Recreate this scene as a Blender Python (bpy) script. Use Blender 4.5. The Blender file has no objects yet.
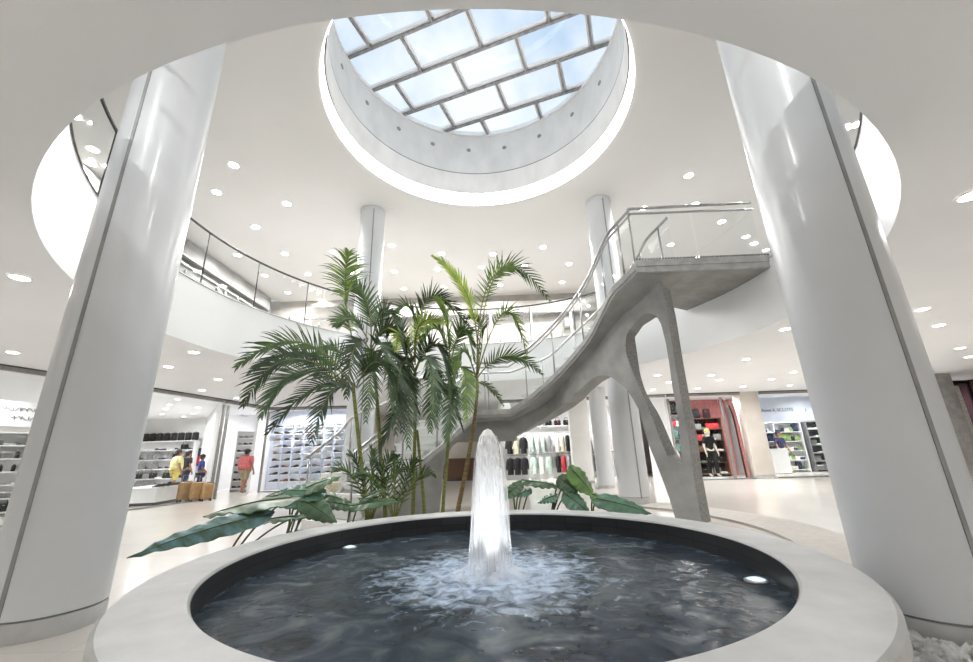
import bpy, bmesh, math, random
from mathutils import Vector, Matrix
from mathutils.geometry import tessellate_polygon
random.seed(7)
R = random.Random(11)
scn = bpy.context.scene
COL = scn.collection
PI = math.pi

# ------------------------------------------------------------------ camera
W, H = 973, 662
F_PX, PITCH, ROLL, YAW = 405.355, 0.297146, -0.029627, -0.000152
CAM = Vector((0.0, -6.596, 1.104))
_cp, _sp, _cy, _sy = math.cos(PITCH), math.sin(PITCH), math.cos(YAW), math.sin(YAW)
FW = Vector((_sy*_cp, _cy*_cp, _sp))
R0 = Vector((_cy, -_sy, 0)); U0 = R0.cross(FW)
RT = math.cos(ROLL)*R0 + math.sin(ROLL)*U0
UP = RT.cross(FW)
cd = bpy.data.cameras.new('camera'); cam = bpy.data.objects.new('camera', cd); COL.objects.link(cam)
cd.sensor_width = 36; cd.sensor_fit = 'HORIZONTAL'; cd.lens = 36*F_PX/W; cd.clip_start = .05; cd.clip_end = 200
m = Matrix(((RT.x, UP.x, -FW.x), (RT.y, UP.y, -FW.y), (RT.z, UP.z, -FW.z))).to_4x4()
m.translation = CAM; cam.matrix_world = m
scn.camera = cam

def ray(x, y): return FW*F_PX + RT*(x-W/2) - UP*(y-H/2)
def G(x, y, z):                      # measured point of the photograph on the level z
    d = ray(x, y); return CAM + d*((z-CAM.z)/d.z)
def P(x, y, Y):                      # measured point on the vertical plane at depth Y
    d = ray(x, y); return CAM + d*((Y-CAM.y)/d.y)
def PL(x, y, a, n):                  # on any plane
    d = ray(x, y); return CAM + d*((a-CAM).dot(n)/d.dot(n))
def PX(x, y, X):                     # on the vertical plane x = X
    d = ray(x, y); return CAM + d*((X-CAM.x)/d.x)

# ------------------------------------------------------------------ materials
def lin(c): return tuple(((v/255)/12.92 if v/255 <= .04045 else ((v/255+.055)/1.055)**2.4) for v in c)
def mat(name, c, rough=.5, metal=0., c2=None, nscale=4., lo=.4, hi=.6, bump=0., bscale=60., spec=.5, stretch=(1,1,1),
        emit=0., alpha=1., trans=0., detail=4., coat=0., sss=0.):
    M = bpy.data.materials.new(name); M.use_nodes = True
    nt = M.node_tree; b = nt.nodes['Principled BSDF']
    b.inputs['Base Color'].default_value = (*lin(c), 1); b.inputs['Roughness'].default_value = rough
    b.inputs['Metallic'].default_value = metal; b.inputs['Specular IOR Level'].default_value = spec
    b.inputs['Alpha'].default_value = alpha; b.inputs['Transmission Weight'].default_value = trans
    b.inputs['Coat Weight'].default_value = coat; b.inputs['Coat Roughness'].default_value = .15
    if emit: b.inputs['Emission Color'].default_value = (*lin(c), 1); b.inputs['Emission Strength'].default_value = emit
    tc = nt.nodes.new('ShaderNodeTexCoord'); mp = nt.nodes.new('ShaderNodeMapping'); mp.inputs['Scale'].default_value = stretch
    nt.links.new(tc.outputs['Object'], mp.inputs[0])
    if c2 is None: c2 = tuple(max(0, v-5) for v in c)
    n = nt.nodes.new('ShaderNodeTexNoise'); n.inputs['Scale'].default_value = nscale; n.inputs['Detail'].default_value = detail
    nt.links.new(mp.outputs[0], n.inputs['Vector'])
    r = nt.nodes.new('ShaderNodeValToRGB'); r.color_ramp.elements[0].position = lo; r.color_ramp.elements[1].position = hi
    r.color_ramp.elements[0].color = (*lin(c2), 1); r.color_ramp.elements[1].color = (*lin(c), 1)
    nt.links.new(n.outputs['Fac'], r.inputs[0]); nt.links.new(r.outputs[0], b.inputs['Base Color'])
    if bump:
        n2 = nt.nodes.new('ShaderNodeTexNoise'); n2.inputs['Scale'].default_value = bscale; n2.inputs['Detail'].default_value = 5
        nt.links.new(mp.outputs[0], n2.inputs['Vector'])
        bp = nt.nodes.new('ShaderNodeBump'); bp.inputs['Strength'].default_value = bump; bp.inputs['Distance'].default_value = .02
        nt.links.new(n2.outputs['Fac'], bp.inputs['Height']); nt.links.new(bp.outputs[0], b.inputs['Normal'])
    return M
def glassmat(name, tint=(235, 245, 245), refl=.06, body=.0):
    M = bpy.data.materials.new(name); M.use_nodes = True; nt = M.node_tree; nt.nodes.clear()
    o = nt.nodes.new('ShaderNodeOutputMaterial'); t = nt.nodes.new('ShaderNodeBsdfTransparent'); g = nt.nodes.new('ShaderNodeBsdfGlossy')
    n = nt.nodes.new('ShaderNodeTexNoise'); n.inputs['Scale'].default_value = 1.5
    g.inputs['Roughness'].default_value = .03; t.inputs['Color'].default_value = (*lin(tint), 1)
    lw = nt.nodes.new('ShaderNodeLayerWeight'); lw.inputs['Blend'].default_value = .25
    mu = nt.nodes.new('ShaderNodeMath'); mu.operation = 'MULTIPLY_ADD'; mu.inputs[1].default_value = .12; mu.inputs[2].default_value = refl
    mx = nt.nodes.new('ShaderNodeMixShader')
    nt.links.new(lw.outputs['Facing'], mu.inputs[0]); nt.links.new(mu.outputs[0], mx.inputs[0])
    nt.links.new(t.outputs[0], mx.inputs[1]); nt.links.new(g.outputs[0], mx.inputs[2])
    nt.links.new(mx.outputs[0], o.inputs[0])
    return M

M = {}
M['ceil'] = mat('white_plaster_ceiling', (237, 238, 240), .8, c2=(234, 235, 237), nscale=.5)
M['ceil2'] = mat('white_plaster_upper_ceiling', (240, 238, 235), .8, c2=(237, 235, 231), nscale=.4)
M['fascia'] = mat('white_gloss_fascia', (244, 245, 245), .35, c2=(241, 242, 243), nscale=1)
M['wall'] = mat('white_wall_paint', (238, 238, 236), .6, c2=(232, 232, 230), nscale=1)
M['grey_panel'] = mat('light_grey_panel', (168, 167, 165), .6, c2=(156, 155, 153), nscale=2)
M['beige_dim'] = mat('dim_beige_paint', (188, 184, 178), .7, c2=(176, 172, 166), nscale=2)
M['beige_wall'] = mat('beige_wall_paint', (214, 208, 200), .7, c2=(206, 199, 190), nscale=1.5)
M['column'] = mat('white_lacquered_column', (214, 216, 219), .36, c2=(208, 210, 213), nscale=.8, spec=.5, coat=.3)
M['joint'] = mat('grey_joint_strip', (148, 148, 148), .45, c2=(138, 138, 138), nscale=8)
M['base_ring'] = mat('grey_column_base', (196, 196, 196), .4, c2=(186, 186, 186), nscale=6)
M['concrete'] = mat('fair_faced_concrete', (152, 151, 149), .75, c2=(134, 133, 131), nscale=3, lo=.35, hi=.65, bump=.25, bscale=40, detail=8)
M['concrete_light'] = mat('light_concrete_edge', (170, 169, 167), .7, c2=(154, 153, 151), nscale=6, bump=.15, bscale=60)
M['concrete_rough'] = mat('bush_hammered_concrete', (142, 140, 138), .85, c2=(112, 110, 108), nscale=26, lo=.35, hi=.65, bump=.5, bscale=60, detail=8)
M['drum'] = mat('pale_board_marked_plaster', (228, 227, 225), .8, c2=(212, 211, 209), nscale=2.2, lo=.3, hi=.7, bump=.08, bscale=25, detail=8, stretch=(1, 1, .5))
M['step'] = mat('pale_terrazzo_step', (226, 226, 224), .45, c2=(206, 206, 204), nscale=90, lo=.45, hi=.55)
M['rim'] = mat('honed_pale_stone', (196, 196, 195), .5, c2=(180, 180, 179), nscale=5, lo=.3, hi=.7, bump=.06, bscale=90, detail=9)
M['rimside'] = mat('grey_stone_side', (150, 149, 147), .6, c2=(132, 131, 129), nscale=7)
M['steel'] = mat('brushed_steel', (178, 178, 178), .3, .9, c2=(160, 160, 160), nscale=30, stretch=(1, 1, .1))
M['darksteel'] = mat('dark_grey_steel', (92, 92, 92), .4, .5, c2=(80, 80, 80), nscale=20)
M['greyframe'] = mat('grey_aluminium_frame', (150, 148, 145), .45, .2, c2=(138, 136, 134), nscale=10)
M['mullion'] = mat('grey_skylight_bar', (150, 148, 148), .5, .1, c2=(126, 124, 124), nscale=10)
M['flash'] = mat('white_glazing_trim', (236, 236, 236), .5)
M['glass'] = glassmat('clear_glass', (253, 254, 254), .02)
M['railglass'] = glassmat('railing_glass', (253, 254, 254), .015)
M['skyglass'] = glassmat('skylight_glass', (244, 249, 252), .0)
M['lens'] = mat('lit_lamp_lens', (255, 250, 242), .5, emit=22.)
M['shoplens'] = mat('lit_shop_lamp_lens', (255, 254, 252), .5, emit=14.)
M['cove'] = mat('lit_ring_diffuser', (255, 254, 252), .5, emit=4.5)
M['trimring'] = mat('white_lamp_trim', (240, 240, 240), .4)
M['black'] = mat('black_plastic', (24, 24, 26), .45, c2=(16, 16, 18), nscale=12)
M['grey'] = mat('mid_grey_plastic', (120, 120, 122), .5)
M['white'] = mat('white_laminate', (240, 240, 240), .4, c2=(236, 236, 237), nscale=3)
M['bluewhite'] = mat('cool_white_slatwall', (226, 232, 246), .4, c2=(216, 223, 240), nscale=2)
M['stem'] = mat('palm_stem', (124, 134, 62), .55, c2=(98, 92, 48), nscale=9, stretch=(.6, .6, 5), lo=.35, hi=.65)
M['brownstem'] = mat('ringed_brown_palm_trunk', (138, 112, 70), .7, c2=(84, 74, 40), nscale=8, stretch=(.4, .4, 9), lo=.4, hi=.6)
M['frond'] = mat('palm_leaf_green', (86, 116, 54), .38, c2=(44, 72, 36), nscale=5, lo=.35, hi=.65, spec=.5)
M['frond_dark'] = mat('dark_palm_leaf', (62, 86, 50), .36, c2=(32, 50, 32), nscale=5, lo=.35, hi=.65)
M['frond_blue'] = mat('greyish_palm_leaf', (110, 134, 100), .35, c2=(62, 88, 62), nscale=5, lo=.35, hi=.65)
M['frond_lime'] = mat('yellow_green_palm_leaf', (182, 200, 84), .4, c2=(130, 160, 58), nscale=5, lo=.35, hi=.65)
M['frond_mid'] = mat('fresh_palm_leaf', (128, 156, 70), .4, c2=(80, 112, 50), nscale=5, lo=.35, hi=.65)
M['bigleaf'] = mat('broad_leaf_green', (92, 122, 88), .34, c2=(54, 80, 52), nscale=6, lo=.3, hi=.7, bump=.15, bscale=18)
M['bigleaf_bright'] = mat('bright_broad_leaf', (104, 140, 70), .35, c2=(66, 100, 44), nscale=6, lo=.3, hi=.7, bump=.15, bscale=18)  # brighter, yellower green than the plain broad leaf
M['bigleaf_blue'] = mat('blue_streaked_broad_leaf', (112, 150, 156), .3, c2=(64, 92, 70), nscale=5, lo=.35, hi=.65, bump=.2, bscale=18, stretch=(1, 3, 1))  # leaf green broken by streaks of blue-grey
M['bigleaf_teal'] = mat('teal_broad_leaf', (104, 142, 118), .3, c2=(62, 94, 76), nscale=7, lo=.3, hi=.7, bump=.15, bscale=18)
M['petiole'] = mat('green_leaf_stalk', (92, 108, 66), .5, c2=(70, 82, 50), nscale=10)
M['soil'] = mat('dark_planting_soil', (74, 66, 56), .9, c2=(48, 43, 38), nscale=20, bump=.5, bscale=60)
M['border'] = mat('grey_stone_border', (176, 170, 162), .45, c2=(164, 158, 150), nscale=10)
M['pebble'] = mat('white_pebble', (222, 222, 220), .6, c2=(170, 170, 168), nscale=14, lo=.3, hi=.6)
M['skin'] = mat('skin', (150, 108, 84), .5, c2=(140, 98, 76), nscale=6)
M['hair'] = mat('dark_hair', (36, 30, 28), .6)
M['tan'] = mat('tan_suitcase_shell', (172, 140, 98), .4, c2=(158, 126, 86), nscale=6)
def cloth(n, c): M[n] = mat(n, c, .8, c2=tuple(int(v*.85) for v in c), nscale=18, bump=.1, bscale=120)
for n, c in dict(cloth_black=(26, 25, 27), cloth_white=(232, 232, 228), cloth_red=(196, 52, 60), cloth_pink=(216, 118, 118), cloth_yellow=(226, 218, 156),
                 cloth_khaki=(170, 156, 128), cloth_blue=(40, 62, 150), cloth_grey=(140, 140, 140), cloth_mint=(196, 214, 204), cloth_navy=(42, 48, 78),
                 cloth_lemon=(220, 204, 110), cloth_rose=(206, 130, 130), cloth_green=(120, 146, 82), cloth_brown=(112, 84, 68), cloth_cream=(220, 212, 186), cloth_teal=(90, 130, 122), cloth_maroon=(54, 20, 28)).items(): cloth(n, c)

# floor: polished beige tiles
def floor_mat():
    m_ = bpy.data.materials.new('polished_beige_tiles'); m_.use_nodes = True; nt = m_.node_tree; b = nt.nodes['Principled BSDF']
    tc = nt.nodes.new('ShaderNodeTexCoord'); br = nt.nodes.new('ShaderNodeTexBrick'); br.offset = 0
    br.inputs['Scale'].default_value = 1.0; br.inputs['Brick Width'].default_value = .9; br.inputs['Row Height'].default_value = .9; br.inputs['Mortar Size'].default_value = .004
    br.inputs['Color1'].default_value = (*lin((222, 217, 210)), 1); br.inputs['Color2'].default_value = (*lin((217, 212, 205)), 1); br.inputs['Mortar'].default_value = (*lin((206, 202, 196)), 1)
    nt.links.new(tc.outputs['Object'], br.inputs['Vector']); nt.links.new(br.outputs['Color'], b.inputs['Base Color'])
    b.inputs['Roughness'].default_value = .16; b.inputs['Specular IOR Level'].default_value = .4
    return m_
M['floor'] = floor_mat()
M['floor_low_bounce'] = mat('grey_low_bounce_floor', (128, 127, 126), .9, c2=(112, 111, 110), nscale=60)  # unseen upper floor set grey to cut light bounced onto the ceiling
def tile_mat():
    m_ = bpy.data.materials.new('dark_slate_tiles'); m_.use_nodes = True; nt = m_.node_tree; b = nt.nodes['Principled BSDF']
    tc = nt.nodes.new('ShaderNodeTexCoord'); br = nt.nodes.new('ShaderNodeTexBrick'); br.offset = 0
    uv = nt.nodes.new('ShaderNodeUVMap')
    br.inputs['Scale'].default_value = 1.0; br.inputs['Brick Width'].default_value = .3; br.inputs['Row Height'].default_value = .32; br.inputs['Mortar Size'].default_value = .004
    br.inputs['Color1'].default_value = (*lin((58, 58, 60)), 1); br.inputs['Color2'].default_value = (*lin((44, 44, 46)), 1); br.inputs['Mortar'].default_value = (*lin((30, 30, 32)), 1)
    nt.links.new(uv.outputs[0], br.inputs['Vector']); nt.links.new(br.outputs['Color'], b.inputs['Base Color'])
    b.inputs['Roughness'].default_value = .35
    return m_
M['tile'] = tile_mat()

# ------------------------------------------------------------------ mesh helpers
class MB:
    def __init__(s): s.v = []; s.f = []
    def add(s, vs, fs):
        k = len(s.v); s.v += [Vector(q) for q in vs]; s.f += [tuple(i+k for i in f) for f in fs]; return s
    def box(s, c, d, rz=0., rx=0., ry=0.):
        c = Vector(c); h = [x/2 for x in d]
        M3 = Matrix.Rotation(rz, 3, 'Z') @ Matrix.Rotation(ry, 3, 'Y') @ Matrix.Rotation(rx, 3, 'X')
        vs = [c + M3 @ Vector((sx*h[0], sy*h[1], sz*h[2])) for sz in (-1, 1) for sy in (-1, 1) for sx in (-1, 1)]
        return s.add(vs, [(0, 2, 3, 1), (4, 5, 7, 6), (0, 1, 5, 4), (2, 6, 7, 3), (0, 4, 6, 2), (1, 3, 7, 5)])
    def rbox(s, c, d, b, rz=0.):     # box with its vertical and top edges bevelled
        c = Vector(c); M3 = Matrix.Rotation(rz, 3, 'Z'); rings = []
        hx, hy, hz = d[0]/2, d[1]/2, d[2]/2
        def ring(ix, z):
            pts = []
            for (sx, sy) in ((1, 1), (-1, 1), (-1, -1), (1, -1)):
                a0 = {(1, 1): 0, (-1, 1): 90, (-1, -1): 180, (1, -1): 270}[(sx, sy)]
                for k in range(4):
                    a = math.radians(a0+30*k); r = max(b-ix, .0005)
                    pts.append(c + M3 @ Vector((sx*(hx-b)+r*math.cos(a), sy*(hy-b)+r*math.sin(a), z)))
            return pts
        for ix, z in ((b*.7, -hz), (b*.2, -hz+b*.3), (0, -hz+b), (0, hz-b), (b*.2, hz-b*.3), (b*.7, hz)): rings.append(ring(ix, z))
        n = 16; k = len(s.v); vs = [q for r in rings for q in r]; fs = []
        for i in range(len(rings)-1):
            for j in range(n): fs.append((i*n+j, i*n+(j+1) % n, (i+1)*n+(j+1) % n, (i+1)*n+j))
        fs.append(tuple(reversed(range(n)))); fs.append(tuple(range((len(rings)-1)*n, len(rings)*n)))
        return s.add(vs, fs)
    def tube(s, pts, r, n=8, cap=True):
        pts = [Vector(q) for q in pts]; rs = r if isinstance(r, (list, tuple)) else [r]*len(pts)
        vs = []; prev = None
        for i, q in enumerate(pts):
            t = (pts[min(i+1, len(pts)-1)] - pts[max(i-1, 0)]).normalized()
            a = prev if prev is not None else (Vector((0, 0, 1)) if abs(t.z) < .9 else Vector((1, 0, 0)))
            x = (a - t*a.dot(t)); x = x.normalized() if x.length > 1e-6 else t.orthogonal().normalized(); y = t.cross(x); prev = x
            for j in range(n):
                w = 2*PI*j/n; vs.append(q + (x*math.cos(w)+y*math.sin(w))*rs[i])
        fs = [(i*n+j, i*n+(j+1) % n, (i+1)*n+(j+1) % n, (i+1)*n+j) for i in range(len(pts)-1) for j in range(n)]
        if cap: fs += [tuple(reversed(range(n))), tuple(range((len(pts)-1)*n, len(pts)*n))]
        return s.add(vs, fs)
    def lathe(s, prof, c=(0, 0, 0), n=48, a0=0., a1=2*PI, closed=False):
        c = Vector(c); full = abs(a1-a0-2*PI) < 1e-6; m_ = n if full else n+1; vs = []
        for (r, z) in prof:
            for j in range(m_):
                a = a0+(a1-a0)*j/n; vs.append(c + Vector((r*math.cos(a), r*math.sin(a), z)))
        L = len(prof); fs = []
        for i in range(L if closed else L-1):
            i2 = (i+1) % L
            for j in range(n):
                j2 = (j+1) % m_ if full else j+1
                fs.append((i*m_+j, i*m_+j2, i2*m_+j2, i2*m_+j))
        if closed and not full:
            fs.append(tuple(i*m_ for i in range(L))); fs.append(tuple(i*m_+n for i in reversed(range(L))))
        return s.add(vs, fs)
    def prism(s, poly, z0, z1):
        n = len(poly); vs = [Vector((p[0], p[1], z0)) for p in poly]+[Vector((p[0], p[1], z1)) for p in poly]
        fs = [tuple(reversed(range(n))), tuple(range(n, 2*n))]+[(i, (i+1) % n, n+(i+1) % n, n+i) for i in range(n)]
        return s.add(vs, fs)
    def plate(s, loops, t):           # 3-D planar loops (outer, holes...) thickened by the vector t
        tri = tessellate_polygon(loops); allp = [q for l in loops for q in l]; N = len(allp)
        vs = list(allp)+[q+t for q in allp]
        fs = [tuple(f) for f in tri]+[tuple(i+N for i in reversed(f)) for f in tri]; k = 0
        for l in loops:
            n = len(l); fs += [(k+i, k+(i+1) % n, N+k+(i+1) % n, N+k+i) for i in range(n)]; k += n
        return s.add(vs, fs)
    def sphere(s, c, r, n=10, mrings=6):
        c = Vector(c); r = r if isinstance(r, (tuple, list)) else (r, r, r); vs = [c+Vector((0, 0, -r[2]))]
        for i in range(1, mrings):
            b = -PI/2+PI*i/mrings
            for j in range(n): a = 2*PI*j/n; vs.append(c+Vector((r[0]*math.cos(b)*math.cos(a), r[1]*math.cos(b)*math.sin(a), r[2]*math.sin(b))))
        vs.append(c+Vector((0, 0, r[2]))); top = len(vs)-1
        fs = [(0, 1+(j+1) % n, 1+j) for j in range(n)]
        for i in range(mrings-2):
            for j in range(n): fs.append((1+i*n+j, 1+i*n+(j+1) % n, 1+(i+1)*n+(j+1) % n, 1+(i+1)*n+j))
        fs += [(1+(mrings-2)*n+j, 1+(mrings-2)*n+(j+1) % n, top) for j in range(n)]
        return s.add(vs, fs)
    def mesh(s, name, off=Vector((0, 0, 0)), smooth=False, fix=True):
        me = bpy.data.meshes.new(name); me.from_pydata([tuple(q-off) for q in s.v], [], s.f); me.update()
        if fix:
            bm = bmesh.new(); bm.from_mesh(me); bmesh.ops.recalc_face_normals(bm, faces=bm.faces); bm.to_mesh(me); bm.free()
        if smooth:
            me.polygons.foreach_set('use_smooth', [True]*len(me.polygons))
            if smooth != 'all':
                try: me.set_sharp_from_angle(angle=math.radians(40))
                except Exception: pass
        return me
    def build(s, name, mt, parent=None, smooth=False, fix=True):
        off = parent.matrix_basis.translation if parent is not None and parent.type == 'EMPTY' else Vector((0, 0, 0))
        if parent is not None and parent.type != 'EMPTY' and parent.parent is not None and parent.parent.type == 'EMPTY':
            off = parent.parent.matrix_basis.translation
        me = s.mesh(name, off, smooth, fix); o = bpy.data.objects.new(name, me); COL.objects.link(o)
        me.materials.append(mt if not isinstance(mt, str) else M[mt])
        if parent is not None: o.parent = parent
        return o
def tag(o, label=None, cat=None, group=None, kind=None):
    if label: o['label'] = label
    if cat: o['category'] = cat
    if group: o['group'] = group
    if kind: o['kind'] = kind
    return o
def thing(name, loc, label, cat, group=None, rz=0.):
    o = bpy.data.objects.new(name, None); o.empty_display_size = .1; COL.objects.link(o); o.location = loc; o.rotation_euler = (0, 0, rz)
    return tag(o, label, cat, group)
def struct(name, mb, mt, smooth=False, parent=None):
    o = mb.build(name, mt, parent, smooth)
    if parent is None: o['kind'] = 'structure'
    return o
KIDS = {}
def copy_tree(o, parent=None):
    c = o.copy(); COL.objects.link(c)
    if parent is not None: c.parent = parent
    for ch in list(o.children): copy_tree(ch, c)
    return c
def catmull(pts, n):
    pts = [Vector(q) for q in pts]; out = []
    for i in range(len(pts)-1):
        p0 = pts[max(i-1, 0)]; p1 = pts[i]; p2 = pts[i+1]; p3 = pts[min(i+2, len(pts)-1)]
        for k in range(n):
            t = k/n; out.append(.5*((2*p1)+(p2-p0)*t+(2*p0-5*p1+4*p2-p3)*t*t+(3*p1-p0-3*p2+p3)*t*t*t))
    out.append(pts[-1]); return out
ORD = ['first', 'second', 'third', 'fourth', 'fifth', 'sixth', 'seventh', 'eighth', 'ninth', 'tenth', 'eleventh', 'twelfth', 'thirteenth', 'fourteenth', 'fifteenth', 'sixteenth',
       'seventeenth', 'eighteenth', 'nineteenth', 'twentieth'] + ['twenty-'+w for w in ('first', 'second', 'third', 'fourth', 'fifth', 'sixth', 'seventh', 'eighth', 'ninth')] + ['thirtieth'] + \
      ['thirty-'+w for w in ('first', 'second', 'third', 'fourth', 'fifth', 'sixth', 'seventh', 'eighth', 'ninth')] + ['fortieth'] + ['forty-'+w for w in ('first', 'second', 'third', 'fourth', 'fifth', 'sixth')]
# ================================================================== the setting
ZC, ZF2, ZU = 3.174, 4.326, 7.80          # lower ceiling, upper floor edge, upper ceiling
OC, RO = Vector((-.136, .002, 0)), 5.178   # the round opening
SC, RS = Vector((-.03, .16, 0)), 3.062     # the round skylight
# floor
struct('floor', MB().box((0, 2, -.15), (44, 40, .3)), 'floor')
def holed(zc, c, r, rect, n=128):          # a rectangle at one level with a round hole
    x0, x1, y0, y1 = rect; vs = []; fs = []
    for j in range(n):
        a = 2*PI*j/n; d = Vector((math.cos(a), math.sin(a), 0)); q = c + d*r
        ts = []
        if d.x > 1e-9: ts.append((x1-c.x)/d.x)
        if d.x < -1e-9: ts.append((x0-c.x)/d.x)
        if d.y > 1e-9: ts.append((y1-c.y)/d.y)
        if d.y < -1e-9: ts.append((y0-c.y)/d.y)
        e = c + d*min(ts); vs += [(q.x, q.y, zc), (e.x, e.y, zc)]
    for (X, Y) in ((x0, y0), (x0, y1), (x1, y0), (x1, y1)):
        pass
    for j in range(n): fs.append((2*j, 2*j+1, 2*((j+1) % n)+1, 2*((j+1) % n)))
    return vs, fs
RL = (-19, 19, -13, 17)
RUP = (-9.45, 13.5, -11, 10.0)
vs, fs = holed(ZC, OC, RO, RL)
struct('ceiling', MB().add(vs, fs), 'ceil')
vs, fs = holed(ZF2-.03, OC, RO-.02, RUP)
struct('floor_upper', MB().add(vs, fs), 'floor_low_bounce')
struct('trim_1', MB().lathe([(RO, ZC), (RO, ZF2), (RO+.16, ZF2), (RO+.16, ZC+.02)], OC, 160), 'fascia', smooth=True)
vs, fs = holed(ZU, SC, RS, RUP)
struct('ceiling_upper', MB().add(vs, fs), 'ceil2')
# upper storey walls (a rectangular hall)
x0, x1, y0, y1 = RUP
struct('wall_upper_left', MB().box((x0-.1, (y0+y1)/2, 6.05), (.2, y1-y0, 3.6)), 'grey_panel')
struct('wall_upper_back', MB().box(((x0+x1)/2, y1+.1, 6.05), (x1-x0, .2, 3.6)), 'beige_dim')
struct('wall_upper_right', MB().box((x1+.1, (y0+y1)/2, 6.05), (.2, y1-y0, 3.6)), 'wall')
struct('wall_upper_front', MB().box(((x0+x1)/2, y0-.1, 6.05), (x1-x0, .2, 3.6)), 'wall')
# lower storey outer walls
struct('wall_left', MB().box((-19.1, 2, 1.6), (.2, 30, 3.2)), 'wall')
struct('wall_right', MB().box((19.1, 2, 1.6), (.2, 30, 3.2)), 'wall')
struct('wall_back', MB().box((0, 17.1, 1.6), (38, .2, 3.2)), 'beige_wall')
struct('wall_front', MB().box((0, -13.1, 1.6), (38, .2, 3.2)), 'wall')

# skylight drum, its lit ring and the glazed roof
dr = thing('skylight_drum', (SC.x, SC.y, 8.16), 'pale round plaster drum rising from the upper ceiling up to the skylight', 'skylight drum')
MB().lathe([(3.0, 8.16), (3.0, 8.78), (3.012, 8.79), (3.012, 8.81), (3.02, 8.82), (3.19, 10.36), (3.35, 10.36), (3.35, 8.0), (3.2, 8.0), (3.1, 8.16)], SC, 128).build('drum_wall', 'drum', dr, smooth=True)
MB().lathe([(3.011, 8.785), (3.0, 8.80), (3.011, 8.815)], SC, 128).build('seam', 'grey', dr)
for q in [(346, 66), (371, 101), (402, 125.5), (435, 139), (469, 145.5), (503, 143), (536, 131.5), (567, 111), (592, 81)]:
    g = G(*q, 9.7); a = math.atan2(g.y-SC.y, g.x-SC.x); r = 3.02+(9.7-8.82)*.11
    c = SC+Vector((math.cos(a)*(r-.012), math.sin(a)*(r-.012), 9.7)); d = Vector((math.cos(a), math.sin(a), 0))
    MB().tube([c, c+d*.05], .062, 14).build('round_vent', 'greyframe', dr, smooth=True)
cv = thing('ring_light', (SC.x, SC.y, ZU), 'glowing white ring of light around the foot of the skylight drum', 'light')
MB().lathe([(RS, ZU-.012), (RS+.02, ZU+.02), (3.03, 8.16), (3.1, 8.16)], SC, 128).build('diffuser', 'cove', cv, smooth=True)
# glazing: long bars run one way, short bars staggered between them
gz = tag(bpy.data.objects.new('window_1', None), kind='structure'); COL.objects.link(gz); gz.location = (SC.x, SC.y, 10.3)
ZG = 10.3
def gpt(x, y): return G(x, y, ZG)
A1, A2 = gpt(346.6, 61.5), gpt(580, 11); B1, B2 = gpt(378, 90), gpt(612, 41)
L1, L2 = gpt(346, 61), gpt(472, 12)
dirL = (gpt(577, 12.6)-gpt(374, 90)); dirL.normalize(); perp = Vector((-dirL.y, dirL.x, 0))
def clipline(p, d):                          # chord of the drum circle
    c = Vector((SC.x, SC.y, ZG)); rel = p-c; b = rel.dot(d); q = rel.length_squared-3.2**2
    disc = b*b-q
    if disc <= 0: return None
    s = math.sqrt(disc); return p+d*(-b-s), p+d*(-b+s)
o0 = gpt(374, 90).dot(perp); o1 = gpt(402.5, 115).dot(perp); pitch = abs(o1-o0)
print('skylight pitch', pitch)
longs = []
base = gpt(374, 90)
bars = MB()
for k in range(-6, 7):
    p = base+perp*(k*pitch); cl = clipline(p, dirL)
    if not cl: continue
    a, b = cl; mid = (a+b)/2
    MB().box((mid.x, mid.y, ZG), ((b-a).length, .055, .08), math.atan2(dirL.y, dirL.x)).build('long_bar', 'mullion', gz)
    fl = MB()
    for s in (-1, 1): fl.box((mid.x+perp.x*s*.05, mid.y+perp.y*s*.05, ZG+.07), ((b-a).length, .05, .08), math.atan2(dirL.y, dirL.x))
    fl.build('trim', 'flash', gz)
    longs.append(k)
cellw = (gpt(490, 0)-gpt(490, 0)).length
t0 = gpt(404.5, 40).dot(dirL); t1 = gpt(472.5, 18).dot(dirL)
cw = (gpt(520.7, 54).dot(dirL) - gpt(459.5, 77).dot(dirL))
print('cellw', cw)
cw = abs(cw) if 1.2 < abs(cw) < 2.6 else 1.75
def rowbars(k, anchor):
    pa = base+perp*((k+.5)*pitch); tt = anchor.dot(dirL)-pa.dot(dirL)
    for j in range(-6, 7):
        q = pa+dirL*(tt+j*cw)
        if (q-Vector((SC.x, SC.y, ZG))).length > 3.25: continue
        MB().box((q.x, q.y, ZG), (.045, pitch-.06, .07), math.atan2(dirL.y, dirL.x)).build('short_bar', 'mullion', gz)
        fl = MB()
        for s in (-1, 1): fl.box((q.x+dirL.x*s*.045, q.y+dirL.y*s*.045, ZG+.065), (.045, pitch-.08, .07), math.atan2(dirL.y, dirL.x))
        fl.build('trim', 'flash', gz)
ev, od = gpt(459.5, 77), gpt(474.5, 30.5)
sgn = 1
def row_of(p): return math.floor((p-base).dot(perp)/pitch)
re_, ro_ = row_of(ev), row_of(od)
print('rows', re_, ro_)
for k in range(-7, 7):
    same = (k-re_) % 2 == 0
    rowbars(k, ev if same else (od if (ro_-re_) % 2 else ev+dirL*cw/2))
MB().lathe([(0.001, ZG+.13), (3.2, ZG+.13)], Vector((SC.x, SC.y, 0)), 96).build('glazing', 'skyglass', gz)
MB().lathe([(3.12, ZG-.05), (3.2, ZG+.16), (3.34, ZG+.16), (3.34, ZG-.05)], SC, 96, closed=True).build('frame', 'flash', gz)

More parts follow.
